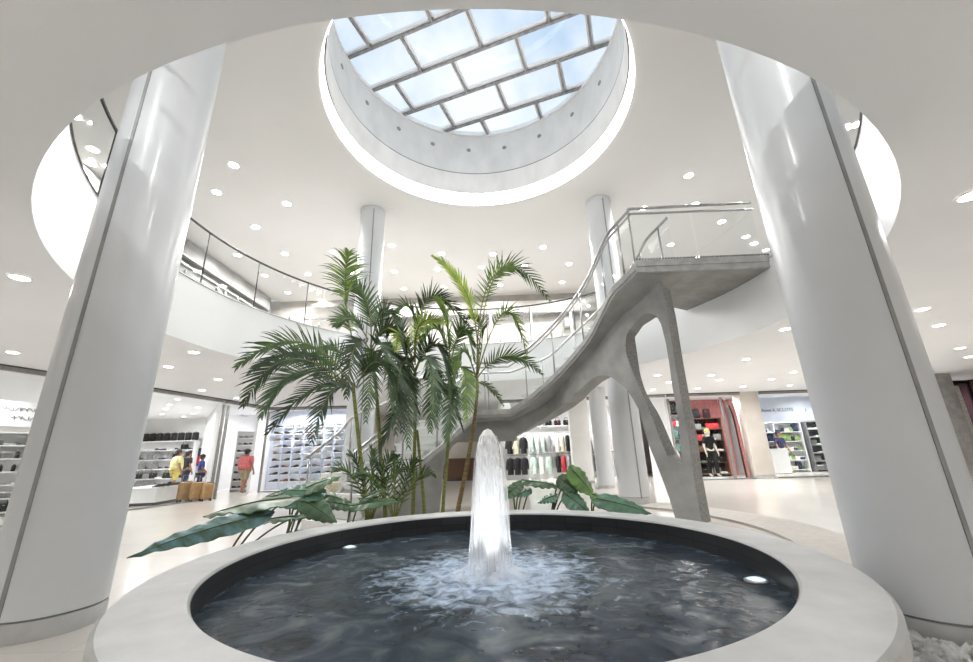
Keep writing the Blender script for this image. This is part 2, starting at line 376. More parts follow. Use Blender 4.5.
# ================================================================== big columns
COLS = [(-3.31, -3.16, .345, -46.65, 'left front'), (2.74, -3.65, .345, 46.3, 'right front'), (-3.12, 3.40, .335, None, 'left rear'), (3.22, 3.24, .335, None, 'right rear')]
clabel = ['tall white round column standing close at the left of the fountain', 'tall white round column standing close at the right of the fountain',
          'white round column behind the palms, left of the pair beyond the fountain', 'white round column passing behind the concrete staircase']
for i, (cx, cy, r, sb, nm) in enumerate(COLS):
    c = Vector((cx, cy, 0)); t = thing('column', c, clabel[i], 'column', 'columns around the round opening')
    MB().lathe([(r, .135), (r, ZU-.09), (r*1.03, ZU-.085), (r*1.03, ZU-.001)], c, 72).build('shaft', 'column', t, smooth=True)
    MB().lathe([(r-.012, .12), (r-.012, .137)], c, 72).build('shadow_joint', 'joint', t, smooth=True)
    MB().lathe([(r, 0), (r, .12), (r-.02, .122)], c, 72).build('base', 'base_ring', t, smooth=True)
    to = math.atan2(CAM.y-cy, CAM.x-cx); d = (Vector((CAM.x, CAM.y, 0))-c).length
    for off in ((-.70 if i == 0 else .74,) if i < 2 else (.05,) if i == 2 else (.42,)):
        # the joint strip: where its bearing falls on the shaft as seen in the photograph
        a = to + (off if i in (1, 3) else off)
        q = c+Vector((math.cos(a)*r, math.sin(a)*r, 0))
        MB().box((q.x, q.y, ZU/2), (.012, .028, ZU-.2), a).build('joint_strip', 'joint', t)

# ================================================================== fountain
FC = Vector((0, -3.127, 0)); RIO, RII, ZR, ZW = 2.264, 1.903, .42, .25
f = thing('fountain_basin', FC, 'round fountain basin with a broad pale stone rim and dark tiled inside', 'fountain')
MB().lathe([(RII, ZR-.012), (RII+.012, ZR), (RIO-.02, ZR), (RIO, ZR-.02), (RIO, ZR-.1), (RIO-.02, ZR-.12), (RII, ZR-.12)], FC, 160, closed=True).build('stone_rim', 'rim', f, smooth=True)
MB().lathe([(RIO-.10, 0), (RIO-.10, ZR-.12)], FC, 128).build('outer_wall', 'rimside', f, smooth=True)
n = 128; mb = MB(); mb.lathe([(RII+.015, .0), (RII-.004, ZR-.14), (RII-.004, ZR-.016), (RII+.01, ZR-.014)], FC, n)
w = mb.build('inner_wall', 'tile', f, smooth=True)
uvl = w.data.uv_layers.new(name='UVMap')
for poly in w.data.polygons:
    for li in poly.loop_indices:
        co = w.data.vertices[w.data.loops[li].vertex_index].co
        a = math.atan2(co.y, co.x)
        if poly.center.y < 0 and poly.center.x < 0 and a > 3: a -= 2*PI
        uvl.data[li].uv = (a*RII, co.z)
MB().lathe([(.001, .004), (RII+.015, .004)], FC, 64).build('basin_floor', 'tile', f)
# a hole in the floor is not needed: the floor slab is cut by the basin's own pit
def water_mat():
    m_ = bpy.data.materials.new('rippled_fountain_water'); m_.use_nodes = True; nt = m_.node_tree; N = nt.nodes.new; L = nt.links.new
    b = nt.nodes['Principled BSDF']; tc = N('ShaderNodeTexCoord')
    ln = N('ShaderNodeVectorMath'); ln.operation = 'LENGTH'; L(tc.outputs['Object'], ln.inputs[0])
    n1 = N('ShaderNodeTexNoise'); n1.inputs['Scale'].default_value = 3.2; n1.inputs['Detail'].default_value = 6; n1.inputs['Distortion'].default_value = 1.2; L(tc.outputs['Object'], n1.inputs['Vector'])
    r1 = N('ShaderNodeValToRGB'); e = r1.color_ramp.elements
    e[0].position = .30; e[0].color = (*lin((26, 33, 41)), 1); e[1].position = .74; e[1].color = (*lin((104, 110, 110)), 1)
    k = e.new(.52); k.color = (*lin((56, 68, 80)), 1)
    L(n1.outputs['Fac'], r1.inputs[0])
    # foam thrown up by the falling jet: real froth, thick near the middle and broken into flecks outwards
    n2 = N('ShaderNodeTexNoise'); n2.inputs['Scale'].default_value = 9; n2.inputs['Detail'].default_value = 8; n2.inputs['Roughness'].default_value = .62; n2.inputs['Distortion'].default_value = .8; L(tc.outputs['Object'], n2.inputs['Vector'])
    mr = N('ShaderNodeMapRange'); mr.inputs['From Min'].default_value = .12; mr.inputs['From Max'].default_value = 1.2; mr.inputs['To Min'].default_value = .42; mr.inputs['To Max'].default_value = -.16; L(ln.outputs['Value'], mr.inputs['Value'])
    ad = N('ShaderNodeMath'); ad.operation = 'ADD'; L(n2.outputs['Fac'], ad.inputs[0]); L(mr.outputs[0], ad.inputs[1])
    r2 = N('ShaderNodeValToRGB'); r2.color_ramp.elements[0].position = .50; r2.color_ramp.elements[0].color = (0, 0, 0, 1); r2.color_ramp.elements[1].position = .82; r2.color_ramp.elements[1].color = (1, 1, 1, 1); L(ad.outputs[0], r2.inputs[0])
    mx = N('ShaderNodeMix'); mx.data_type = 'RGBA'; L(r2.outputs[0], mx.inputs['Factor']); L(r1.outputs[0], mx.inputs['A']); mx.inputs['B'].default_value = (*lin((196, 214, 238)), 1)
    L(mx.outputs['Result'], b.inputs['Base Color'])
    b.inputs['Roughness'].default_value = .22; b.inputs['IOR'].default_value = 1.2; b.inputs['Specular IOR Level'].default_value = .5
    n3 = N('ShaderNodeTexNoise'); n3.inputs['Scale'].default_value = 5; n3.inputs['Detail'].default_value = 2; L(tc.outputs['Object'], n3.inputs['Vector'])
    bp = N('ShaderNodeBump'); bp.inputs['Strength'].default_value = .35; bp.inputs['Distance'].default_value = .06; L(n3.outputs['Fac'], bp.inputs['Height']); L(bp.outputs[0], b.inputs['Normal'])
    return m_
M['water'] = water_mat()
JET = Vector((-.015, FC.y, 0))
prof = [(.001, ZW)]+[(RII*.999*i/60, ZW+.006*math.sin(i*1.9)*math.exp(-i/22)) for i in range(1, 60)]+[(RII+.012, ZW)]
wm = MB().lathe(prof, JET*0, 128).build('water', 'water', None, smooth='all'); wm.location = (FC.x, FC.y, 0)
tag(wm, 'dark rippling water filling the round fountain basin, foaming in the middle', 'water')
def jet_mat(name, a_lo, a_hi, col=(255, 255, 255), iso=False):
    m_ = bpy.data.materials.new(name); m_.use_nodes = True; nt = m_.node_tree; N = nt.nodes.new; L = nt.links.new; b = nt.nodes['Principled BSDF']
    tc = N('ShaderNodeTexCoord'); mp = N('ShaderNodeMapping'); mp.inputs['Scale'].default_value = (5, 5, 5) if iso else (22, 22, 1.1); L(tc.outputs['Object'], mp.inputs[0])
    n1 = N('ShaderNodeTexNoise'); n1.inputs['Scale'].default_value = 1.6; n1.inputs['Detail'].default_value = 4; L(mp.outputs[0], n1.inputs['Vector'])
    r = N('ShaderNodeMapRange'); r.inputs['From Min'].default_value = .32; r.inputs['From Max'].default_value = .68; r.inputs['To Min'].default_value = a_lo; r.inputs['To Max'].default_value = a_hi; L(n1.outputs['Fac'], r.inputs['Value'])
    L(r.outputs[0], b.inputs['Alpha']); b.inputs['Base Color'].default_value = (*lin(col), 1); b.inputs['Roughness'].default_value = .5
    tl = N('ShaderNodeBsdfTranslucent'); tl.inputs['Color'].default_value = (1, 1, 1, 1); tr = N('ShaderNodeBsdfTransparent'); m1 = N('ShaderNodeMixShader'); m2 = N('ShaderNodeMixShader'); o = nt.nodes['Material Output']
    b.inputs['Alpha'].default_value = 1
    for l in list(nt.links):
        if l.to_socket == b.inputs['Alpha']: nt.links.remove(l)
    m1.inputs[0].default_value = .35; L(b.outputs[0], m1.inputs[1]); L(tl.outputs[0], m1.inputs[2]); L(r.outputs[0], m2.inputs[0]); L(tr.outputs[0], m2.inputs[1]); L(m1.outputs[0], m2.inputs[2]); L(m2.outputs[0], o.inputs[0])
    return m_
M['jet'] = jet_mat('white_frothing_water', 1.0, 1.0); M['veil'] = jet_mat('thin_falling_water', .10, .42); M['spray'] = jet_mat('splashing_foam', .15, .55, iso=True)
j = thing('water_jet', (JET.x, JET.y, ZW), 'white column of water spouting up from the middle of the fountain', 'water jet')
def wob(prof, n=40, seed=1):
    rr = random.Random(seed); ph = [rr.uniform(0, 6.28) for _ in range(6)]; mb = MB(); mb.lathe(prof, JET, n)
    for v in mb.v:
        a = math.atan2(v.y-JET.y, v.x-JET.x); k = 1+.06*math.sin(3*a+ph[0]+v.z*3)+.05*math.sin(7*a+ph[1]-v.z*5)+.04*math.sin(13*a+ph[2])
        v.x = JET.x+(v.x-JET.x)*k; v.y = JET.y+(v.y-JET.y)*k
    return mb
wob([(.05, .3), (.056, .4), (.06, .55), (.068, .72), (.08, .86), (.088, .98), (.09, 1.08), (.08, 1.18), (.06, 1.255), (.032, 1.3), (.001, 1.315)], 40, 3).build('core', 'jet', j, smooth='all')
wob([(.175, ZW), (.165, .32), (.155, .5), (.145, .7), (.13, .9), (.115, 1.05), (.095, 1.17), (.07, 1.255)], 48, 5).build('veil', 'veil', j, smooth='all')
wob([(.125, ZW), (.122, .32), (.118, .5), (.112, .72), (.105, .9), (.1, 1.0)], 44, 8).build('inner_veil', 'veil', j, smooth='all')
sp = wob([(.30, ZW+.002), (.25, ZW+.012), (.2, ZW+.03), (.15, ZW+.055), (.1, ZW+.08), (.05, ZW+.09)], 48, 9)
for v in sp.v: v.z += .006*math.sin(v.x*40)*math.cos(v.y*33)
sp.build('foam_mound', 'spray', j, smooth='all')
for k in range(5):                          # the ring of lamps round the nozzle, shining up the water column
    w_ = 2*PI*k/5+.94; ld_ = bpy.data.lights.new('fountain_lamp', 'SPOT'); ld_.energy = 13; ld_.color = (.9, .95, 1); ld_.shadow_soft_size = .03; ld_.spot_size = math.radians(44); ld_.spot_blend = .8
    lo_ = bpy.data.objects.new('fountain_lamp', ld_); COL.objects.link(lo_); q_ = Vector((JET.x+.30*math.cos(w_), JET.y+.30*math.sin(w_), ZW+.03)); lo_.location = q_
    lo_.rotation_euler = (Vector((JET.x, JET.y, ZW+.62))-q_).to_track_quat('-Z', 'Y').to_euler()
nz = thing('fountain_nozzle', (JET.x, JET.y-.0, 0.01), 'short pipe nozzle under the white water column', 'nozzle')
MB().lathe([(.03, .01), (.03, .27), (.045, .275), (.045, .315), (.028, .32), (.028, .28)], JET, 20).build('pipe', 'steel', nz, smooth=True)
MB().lathe([(.048, .24), (.048, .26), (.03, .26)], JET, 20).build('collar', 'steel', nz, smooth=True)
for q, lb in (((350, 548), 'small round lamp in the fountain water by the inner wall, at the left'), ((757, 581), 'small round lamp in the fountain water by the inner wall, at the right')):
    g = G(*q, ZW); d = (g-Vector((FC.x, FC.y, ZW))).normalized(); g = Vector((FC.x, FC.y, ZW))+d*(RII-.11)
    t = thing('underwater_light', g, lb, 'lamp', 'lamps in the fountain')
    MB().lathe([(.075, ZW-.1), (.075, ZW+.006), (.058, ZW+.012)], (g.x, g.y, 0), 24).build('housing', 'steel', t, smooth=True)
    MB().lathe([(.058, ZW+.011), (.03, ZW+.02), (.001, ZW+.023)], (g.x, g.y, 0), 24).build('lens', mat('pale_blue_lamp_glass', (214, 234, 246), .2, emit=.5), t, smooth=True)

# planting bed, stone border, pebbles
def arc_band(r0, r1, a0, a1, z0, z1): return MB().lathe([(r0, z0), (r0, z1), (r1, z1), (r1, z0)], (0, 0, 0), 64, math.radians(a0), math.radians(a1), closed=True)
BR = (3.75, 4.5)
arc_band(BR[0], BR[1], -42, 38, .0, .035).build('stone_border', 'border'); tag(bpy.data.objects['stone_border'], 'low grey stone border curving across the floor behind the fountain', 'kerb')
so = MB().lathe([(RIO+.01, .0), (RIO+.01, .02), (3.6, .02), (3.6, 0)], FC, 64, math.radians(35), math.radians(142), closed=True).build('planting_soil', 'soil'); tag(so, 'dark soil of the planting bed behind the fountain', 'soil', kind='stuff')
pb = MB(); rr = random.Random(4)
def pebble(x, y):
    s = rr.uniform(.022, .042); mb = MB().sphere((0, 0, 0), (s*rr.uniform(.8, 1.4), s, s*.6), 7, 4)
    Rm = Matrix.Rotation(rr.uniform(0, 6.28), 3, 'Z') @ Matrix.Rotation(rr.uniform(-.5, .5), 3, 'X'); pb.add([Rm @ v+Vector((x, y, rr.uniform(.015, .06))) for v in mb.v], mb.f)
for _ in range(3600):
    s = 1; x = rr.uniform(1.6, 3.9)*s; y = rr.uniform(-5.4, -2.6)
    if (Vector((x, y))-FC.xy).length < RIO-.06: continue
    c = COLS[1] if s > 0 else COLS[0]
    if (Vector((x, y))-Vector(c[:2])).length < c[2]+.02: continue
    if (Vector((x, y))-Vector(c[:2])).length > 1.35 or (s < 0 and y > -3.3): continue
    pebble(x, y)
o = pb.build('pebbles', 'pebble', smooth='all', fix=False); tag(o, 'loose white pebbles around the foot of the right front column', 'pebbles', kind='stuff')
# ================================================================== staircase
st = thing('staircase', (.1, 3.0, 0), 'sculptural grey concrete staircase winding up from behind the palms to the upper floor', 'staircase')
lowI = [(-2.15, -.05, 0), (-1.69, .60, .54), (-1.51, .95, .76), (-1.30, 1.36, 1.02), (-.83, 2.0, 1.46), (-.28, 3.0, 2.1)]
upI = [(.49, 3.0, 2.1), (.85, 2.91, 2.31), (1.18, 2.67, 2.54), (1.52, 2.32, 2.81), (1.82, 1.92, 3.09), (2.10, 1.39, 3.42), (2.25, .85, 3.74), (2.35, .45, 3.97), (2.5, .24, 4.11), (2.72, .05, 4.30)]
SW = 1.3
lo_p = catmull(lowI, 8); up_p = catmull(upI, 8); la_p = [Vector((-.28+.77*i/8, 3.0, 2.1)) for i in range(1, 8)]
path = lo_p+la_p+up_p; NLo = len(lo_p); NLa = NLo+len(la_p)
for i, q in enumerate(path):               # heights follow the steps: monotone
    if i: q.z = max(q.z, path[i-1].z)
def normals(pts):
    ns = []
    for i in range(len(pts)):
        t = pts[min(i+2, len(pts)-1)]-pts[max(i-2, 0)]; t.z = 0; t.normalize(); ns.append(Vector((-t.y, t.x, 0)))
    for _ in range(6):
        ns = [((ns[max(i-1, 0)]+ns[i]*2+ns[min(i+1, len(ns)-1)])).normalized() for i in range(len(ns))]
    return ns
nor = normals(path)
for i in range(NLa+53, len(path)): nor[i] = nor[NLa+52]
def sw(i):
    u = max(0., min(1., (i-NLa-2)/22)); u = u*u*(3-2*u); return SW-.36*u
def off(i, n, dz=0.): return path[i]+nor[i]*(n if n <= 1. else n-SW+sw(i))+Vector((0, 0, dz))
def sweep(prof, i0, i1):                   # prof: function(i) -> list of (n, z offset or absolute)
    mb = MB(); vs = []; L = None
    for i in range(i0, i1+1):
        pr = prof(i); L = len(pr); vs += [off(i, n, dz) for n, dz in pr]
    c = i1-i0+1; fs = [(a*L+b, a*L+(b+1) % L, (a+1)*L+(b+1) % L, (a+1)*L+b) for a in range(c-1) for b in range(L)]
    fs += [tuple(range(L)), tuple(reversed(range((c-1)*L, c*L)))]
    return mb.add(vs, fs)
NP_ = len(path)-1
for n0, n1 in ((-.02, .07), (SW-.07, SW+.02)):
    sweep(lambda i: [(n0, .02), (n1, .02), (n1, -.09), (n0, -.09)], 0, NP_).build('edge_band', 'concrete_light', st, smooth=True)
    sweep(lambda i: [(n0+.02, -.085), (n1, -.085), (n1, -.16), (n0+.02, -.16)], 0, NP_).build('lower_edge_band', 'concrete', st, smooth=True)
iw = next(i for i in range(NLo) if path[i].z > 1.62)     # where the solid wall under the lower flight ends
NT = [(0, .46), (10, .48), (14, .46), (18, .38), (24, .24), (30, .17), (36, .18), (42, .20), (48, .30), (54, .42), (60, .46), (99, .46)]
def crease_n(i):                           # where the soffit folds down into the spine
    k = i-NLa
    if k <= 0: return .46
    for (x0, y0), (x1, y1) in zip(NT[:-1], NT[1:]):
        if x0 <= k <= x1: return y0+(y1-y0)*(k-x0)/(x1-x0)
def sdz(i): return -.22+.05*max(0., min(1., (i-NLa-52)/16))
sweep(lambda i: [(.02, -.035), (SW-.02, -.035), (SW-.02, -.165), (min(crease_n(i)+.4, sw(i)-.03), sdz(i)), (crease_n(i), sdz(i)), (.03, -.14)], 0, NP_).build('stair_slab', 'concrete', st, smooth=True)
def beam_z(i):
    z = path[i].z
    if i <= iw: return .021
    s = sum((path[k+1]-path[k]).xy.length for k in range(iw, i))
    if i < NLa: return min(1.42, 1.42*math.sqrt(max(0, 1-(1-min(s/.75, 1))**2)))
    return max(1.42, z-.70)
sweep(lambda i: [(crease_n(i), -.12), (crease_n(i)+.40, -.12), (crease_n(i)+.40, beam_z(i)-path[i].z), (crease_n(i), beam_z(i)-path[i].z)], 0, NLa+2).build('spine_beam', 'concrete', st, smooth=True)
# steps
def arc_len(i0, i1): return [sum((path[k+1]-path[k]).xy.length for k in range(i0, i)) for i in range(i0, i1+1)]
def flight(i0, i1, nst):
    al = arc_len(i0, i1); tot = al[-1]; z0, z1 = path[i0].z, path[i1].z
    def pt(s, n):
        for k in range(len(al)-1):
            if al[k+1] >= s-1e-9:
                u = (s-al[k])/max(al[k+1]-al[k], 1e-6); a, b = i0+k, i0+k+1
                q = path[a].lerp(path[b], u)+nor[a].lerp(nor[b], u)*(n if n <= 1. else n-SW+sw(a)+(sw(b)-sw(a))*u); return q
        return off(i1, n)
    for j in range(nst):
        s0, s1 = tot*j/nst, tot*(j+1)/nst; zt = z0+(z1-z0)*(j+1)/nst; mb = MB()
        a, b, c, d = pt(max(s0-.02, 0), .06), pt(s1, .06), pt(s1, SW-.06), pt(max(s0-.02, 0), SW-.06)
        ra, rb = pt(s0+.02, .07), pt(s0+.02, SW-.07)
        zb = [max(.021, q.z-.06) for q in (a, b, c, d)]
        top = [Vector((q.x, q.y, zt)) for q in (a, b, c, d)]; nose = [Vector((q.x, q.y, zt-.045)) for q in (a, b, c, d)]
        mb.add(nose+top, [(3, 2, 1, 0), (4, 5, 6, 7), (0, 1, 5, 4), (1, 2, 6, 5), (2, 3, 7, 6), (3, 0, 4, 7)])
        body0 = [Vector((ra.x, ra.y, zb[0])), Vector((b.x, b.y, zb[1])), Vector((c.x, c.y, zb[2])), Vector((rb.x, rb.y, zb[3]))]
        body1 = [Vector((q.x, q.y, zt-.045)) for q in body0]
        mb.add(body0+body1, [(3, 2, 1, 0), (4, 5, 6, 7), (0, 1, 5, 4), (1, 2, 6, 5), (2, 3, 7, 6), (3, 0, 4, 7)])
        mb.build('step', 'step', st)
flight(0, NLo-1, 12); flight(NLa, NP_, 13)
# landing floor tile
lp = [off(i, .06) for i in range(NLo-1, NLa+1)]+[off(i, SW-.06) for i in reversed(range(NLo-1, NLa+1))]
MB().prism(lp, 2.06, 2.115).build('landing', 'step', st)
# platform that joins the upper floor
top = path[-1]; to = off(NP_, SW)
def rim(a): return Vector((OC.x+(RO+.02)*math.cos(a), OC.y+(RO+.02)*math.sin(a), 0))
a0 = math.atan2(.0, 5.2); a1 = math.atan2(2.15, 4.7)
pf = [Vector((2.70, .05, 0))]+[rim(a0+(a1-a0)*k/10) for k in range(11)]+[Vector((3.5, 1.5, 0)), off(NP_, SW+.02), off(NP_-4, SW-.1), off(NP_-4, .16)]
MB().prism(pf, 4.13, 4.30).build('platform', 'concrete', st)
pe = Vector((rim(a0).x, rim(a0).y, 0)); dp = (pe-pf[0]); ang = math.atan2(dp.y, dp.x); mid = (pf[0]+pe)/2
MB().box((mid.x, mid.y-.02, 4.30), (dp.length, .09, .12), ang).build('platform_edge', 'concrete_light', st)
MB().box((mid.x, mid.y-.01, 4.19), (dp.length, .07, .11), ang).build('platform_lower_edge', 'concrete_light', st)
gr = MB()
for k in range(46):
    q = pf[0].lerp(pe, (k+.5)/46); gr.box((q.x, q.y-.06, 4.375), (.032, .02, .03), ang)
gr.build('edge_grille', 'darksteel', st)
# the split concrete support
KP = [off(i, crease_n(i)) for i in range(NLa, NLa+52, 3)]; KZ = [path[i].z-.13 for i in range(NLa, NLa+52, 3)]
KP += [Vector((2.78, .68, 0)), Vector((2.99, .46, 0)), Vector((3.21, .23, 0)), Vector((3.45, -.02, 0)), Vector((3.7, -.28, 0))]
KP = [Vector((q.x, q.y, 0)) for q in KP]
KC = catmull(KP, 6); KS = [0.]
for q0, q1 in zip(KC[:-1], KC[1:]): KS.append(KS[-1]+(q1-q0).length)
def k_at(s_):
    s_ = max(0., min(KS[-1]-1e-6, s_))
    for k in range(len(KC)-1):
        if KS[k+1] >= s_:
            u = (s_-KS[k])/(KS[k+1]-KS[k]); return KC[k].lerp(KC[k+1], u)
def k_nor(s_):
    t = k_at(s_+.12)-k_at(s_-.12); t.normalize(); return Vector((-t.y, t.x, 0))
def on_curtain(x, y):                      # (arc length, height) of a measured point on the curved support
    d = ray(x, y); best = None
    for k in range(len(KC)-1):
        a_, b_ = KC[k]-CAM, KC[k+1]-CAM; ca = a_.x*d.y-a_.y*d.x; cb = b_.x*d.y-b_.y*d.x
        if ca*cb <= 0 and abs(ca-cb) > 1e-12:
            u = ca/(ca-cb); q = KC[k].lerp(KC[k+1], u); t = ((q.x-CAM.x)*d.x+(q.y-CAM.y)*d.y)/(d.x**2+d.y**2)
            return (KS[k]+(KS[k+1]-KS[k])*u, CAM.z+d.z*t)
    return (0., CAM.z+d.z*((KC[0]-CAM).xy.length/Vector((d.x, d.y)).length))
bottom = [(497, 447), (514, 437.3), (532, 426), (551, 413), (569.5, 399.8), (580, 389), (589, 381), (597, 376), (604, 375), (611, 377), (616.5, 380.7), (622, 385.3), (627, 390), (633, 399), (638.5, 408.8), (648.8, 444.8), (659, 470.5), (669.4, 498.7), (676, 520)]
right = [(701.5, 520), (694, 480), (688.6, 437), (681, 398), (674.5, 360), (667, 311.7), (661.5, 287)]
holep = [(646, 313.6), (652, 313.8), (657, 317), (661, 324), (666, 344), (669, 362), (672, 385), (677, 411), (680, 440), (682, 464), (676, 462), (667.3, 455.6), (660.4, 439.7), (648.8, 408.8), (638.7, 386), (630.5, 366), (626.5, 354), (625.2, 345), (626.2, 336), (630, 329), (637, 320)]
OB = [on_curtain(*q) for q in bottom]; ORt = [on_curtain(*q) for q in right]; HB = [on_curtain(*q) for q in holep]
OB[-1] = (OB[-1][0], 0.); ORt[0] = (ORt[0][0], 0.); OB[0] = (0., OB[0][1])
sp_ = [sum((KP[k+1]-KP[k]).length for k in range(j)) for j in range(len(KP))]
TOP = [(KS[j*6], KZ[j]) for j in range(len(KZ))]+[(KS[len(KZ)*6], 3.9), (KS[len(KZ)*6+6], 4.08), (ORt[-1][0]-.02, 4.15)]
loops = [OB+ORt+[(ORt[-1][0]+.004, 4.15)]+TOP[::-1], HB]
edges_ = []
for lp_ in loops:
    lp_ = [(s_+1e-5*j, z_) for j, (s_, z_) in enumerate(lp_)]
    edges_ += [(lp_[j], lp_[(j+1) % len(lp_)]) for j in range(len(lp_))]
brk = sorted({e[0][0] for e in edges_} | {KS[-1]*k/70 for k in range(71)})
sm = MB(); T_ = .37
def cv(s_, z_, back): q = k_at(s_)+(k_nor(s_)*T_ if back else Vector((0, 0, 0))); return Vector((q.x, q.y, z_))
for sa, sb in zip(brk[:-1], brk[1:]):
    if sb-sa < 1e-7: continue
    mid_ = (sa+sb)/2; cr = []
    for (p_, q_) in edges_:
        lo_, hi_ = min(p_[0], q_[0]), max(p_[0], q_[0])
        if lo_ < mid_ < hi_:
            zf = lambda s_: p_[1]+(q_[1]-p_[1])*(s_-p_[0])/(q_[0]-p_[0])
            cr.append((zf(mid_), zf(sa), zf(sb)))
    cr.sort()
    for (m0, a0_, b0_), (m1, a1_, b1_) in zip(cr[0::2], cr[1::2]):
        vs = [cv(sa, a0_, 0), cv(sb, b0_, 0), cv(sb, b1_, 0), cv(sa, a1_, 0), cv(sa, a0_, 1), cv(sb, b0_, 1), cv(sb, b1_, 1), cv(sa, a1_, 1)]
        sm.add(vs, [(0, 1, 2, 3), (7, 6, 5, 4), (4, 5, 1, 0), (3, 2, 6, 7)])
sup = sm.build('split_support', 'concrete', st, fix=False)
bm_ = bmesh.new(); bm_.from_mesh(sup.data); bmesh.ops.remove_doubles(bm_, verts=bm_.verts, dist=.0006); bm_.to_mesh(sup.data); bm_.free()
sup.data.materials.append(M['concrete_rough'])
sup.data.update()
for pl_ in sup.data.polygons:
    c_ = pl_.center+st.location; j = min(range(len(KC)), key=lambda k: (KC[k]-Vector((c_.x, c_.y, 0))).length_squared)
    pl_.material_index = 0 if abs(pl_.normal.dot(k_nor(KS[j]))) > .75 or abs(pl_.normal.z) > .6 else 1

# balustrades: posts, glass and two handrail tubes
HR = 1.14
def rail_run(n, i0, i1, ext0=None, ext1=None, second=True, step=14):
    pts = [off(i, n, HR) for i in range(i0, i1+1)]
    if ext0 is not None: pts = [Vector(q) for q in ext0]+pts
    if ext1 is not None: pts = pts+[Vector(q) for q in ext1]
    MB().tube(pts, .028, 10).build('handrail', 'steel', st, smooth='all')
    if second: MB().tube([q-Vector((0, 0, .11)) for q in pts], .02, 8).build('lower_rail', 'steel', st, smooth='all')
    for k in range(i0+1, i1-1, step):
        j = min(k+step, i1); sg = MB()
        vs = []; rows = range(k, j+1)
        for i in rows: vs += [off(i, n-.006, .06), off(i, n-.006, HR-.16), off(i, n+.006, HR-.16), off(i, n+.006, .06)]
        c = len(rows); fs = [(a*4+b, a*4+(b+1) % 4, a*4+4+(b+1) % 4, a*4+4+b) for a in range(c-1) for b in range(4)]+[(0, 1, 2, 3), ((c-1)*4+3, (c-1)*4+2, (c-1)*4+1, (c-1)*4)]
        sg.add(vs, fs).build('glass_panel', 'railglass', st)
        q = off(k, n, -.05); MB().tube([q, q+Vector((0, 0, HR+.04))], .018, 8).build('post', 'steel', st, smooth='all')
rail_run(.03, 0, NP_, ext1=None)
rail_run(SW-.03, 0, NP_-2, second=False)
# platform front balustrade
q0, q1 = Vector((top.x, top.y+.02, 4.33)), Vector((pe.x-.03, pe.y+.03, 4.33))
MB().tube([q0+Vector((0, 0, HR)), q1+Vector((0, 0, HR+.03))], .028, 10).build('handrail', 'steel', st, smooth='all')
MB().tube([q0+Vector((0, 0, HR-.11)), q1+Vector((0, 0, HR-.11))], .022, 8).build('lower_rail', 'steel', st, smooth='all')
for k in range(2):
    a, b = q0.lerp(q1, k/2+.012), q0.lerp(q1, (k+1)/2-.012); m_ = (a+b)/2
    MB().box((m_.x, m_.y, 4.33+.55), ((b-a).length, .012, .95), ang).build('glass_panel', 'railglass', st)
    if k: continue
    q = q0; MB().tube([q, q+Vector((0, 0, HR))], .018, 8).build('post', 'steel', st, smooth='all')
a, b = P(646, 251, 1.3), P(686, 260, 1.6)

# ================================================================== glass railing round the opening
gr_ = thing('glass_railing', (OC.x, OC.y, ZF2), 'curved glass railing with a dark handrail round the upper floor opening', 'railing')
RR = RO+.09
ga, gb = math.radians(29), math.radians(357.5)
def rp(a, z, r=RR): return Vector((OC.x+r*math.cos(a), OC.y+r*math.sin(a), z))
MB().tube([rp(ga+(gb-ga)*k/140, ZF2+1.12) for k in range(141)], .024, 8).build('handrail', 'darksteel', gr_, smooth='all')
s1, s2 = [math.atan2(q.y-OC.y, q.x-OC.x) for q in (G(208.5, 233, ZF2+1.12), G(257.6, 263, ZF2+1.12))]
stp = abs(s2-s1); print('rail step', math.degrees(stp), math.degrees(s1))
base_a = s1 % (2*PI); k0 = math.ceil((ga-base_a)/stp); NPAN = int((gb-(base_a+k0*stp))/stp)
for k in range(NPAN+1):
    a = base_a+(k0+k)*stp
    MB().tube([rp(a, ZF2-.02), rp(a, ZF2+1.11)], .013, 8).build('post', 'darksteel', gr_, smooth='all')
    if k < NPAN:
        b = a+stp; vs = []; n = 6
        for i in range(n+1):
            w = a+.006+(b-a-.012)*i/n
            vs += [rp(w, ZF2+.07, RR-.006), rp(w, ZF2+1.05, RR-.006), rp(w, ZF2+1.05, RR+.006), rp(w, ZF2+.07, RR+.006)]
        fs = [(c*4+d, c*4+(d+1) % 4, c*4+4+(d+1) % 4, c*4+4+d) for c in range(n) for d in range(4)]+[(0, 1, 2, 3), (n*4+3, n*4+2, n*4+1, n*4)]
        MB().add(vs, fs).build('glass_panel', 'railglass', gr_)
        for w in (a+(b-a)*.3, a+(b-a)*.7):
            q = rp(w, ZF2); MB().tube([q, q+Vector((0, 0, .13))], .024, 10).build('glass_clamp', 'steel', gr_, smooth='all')

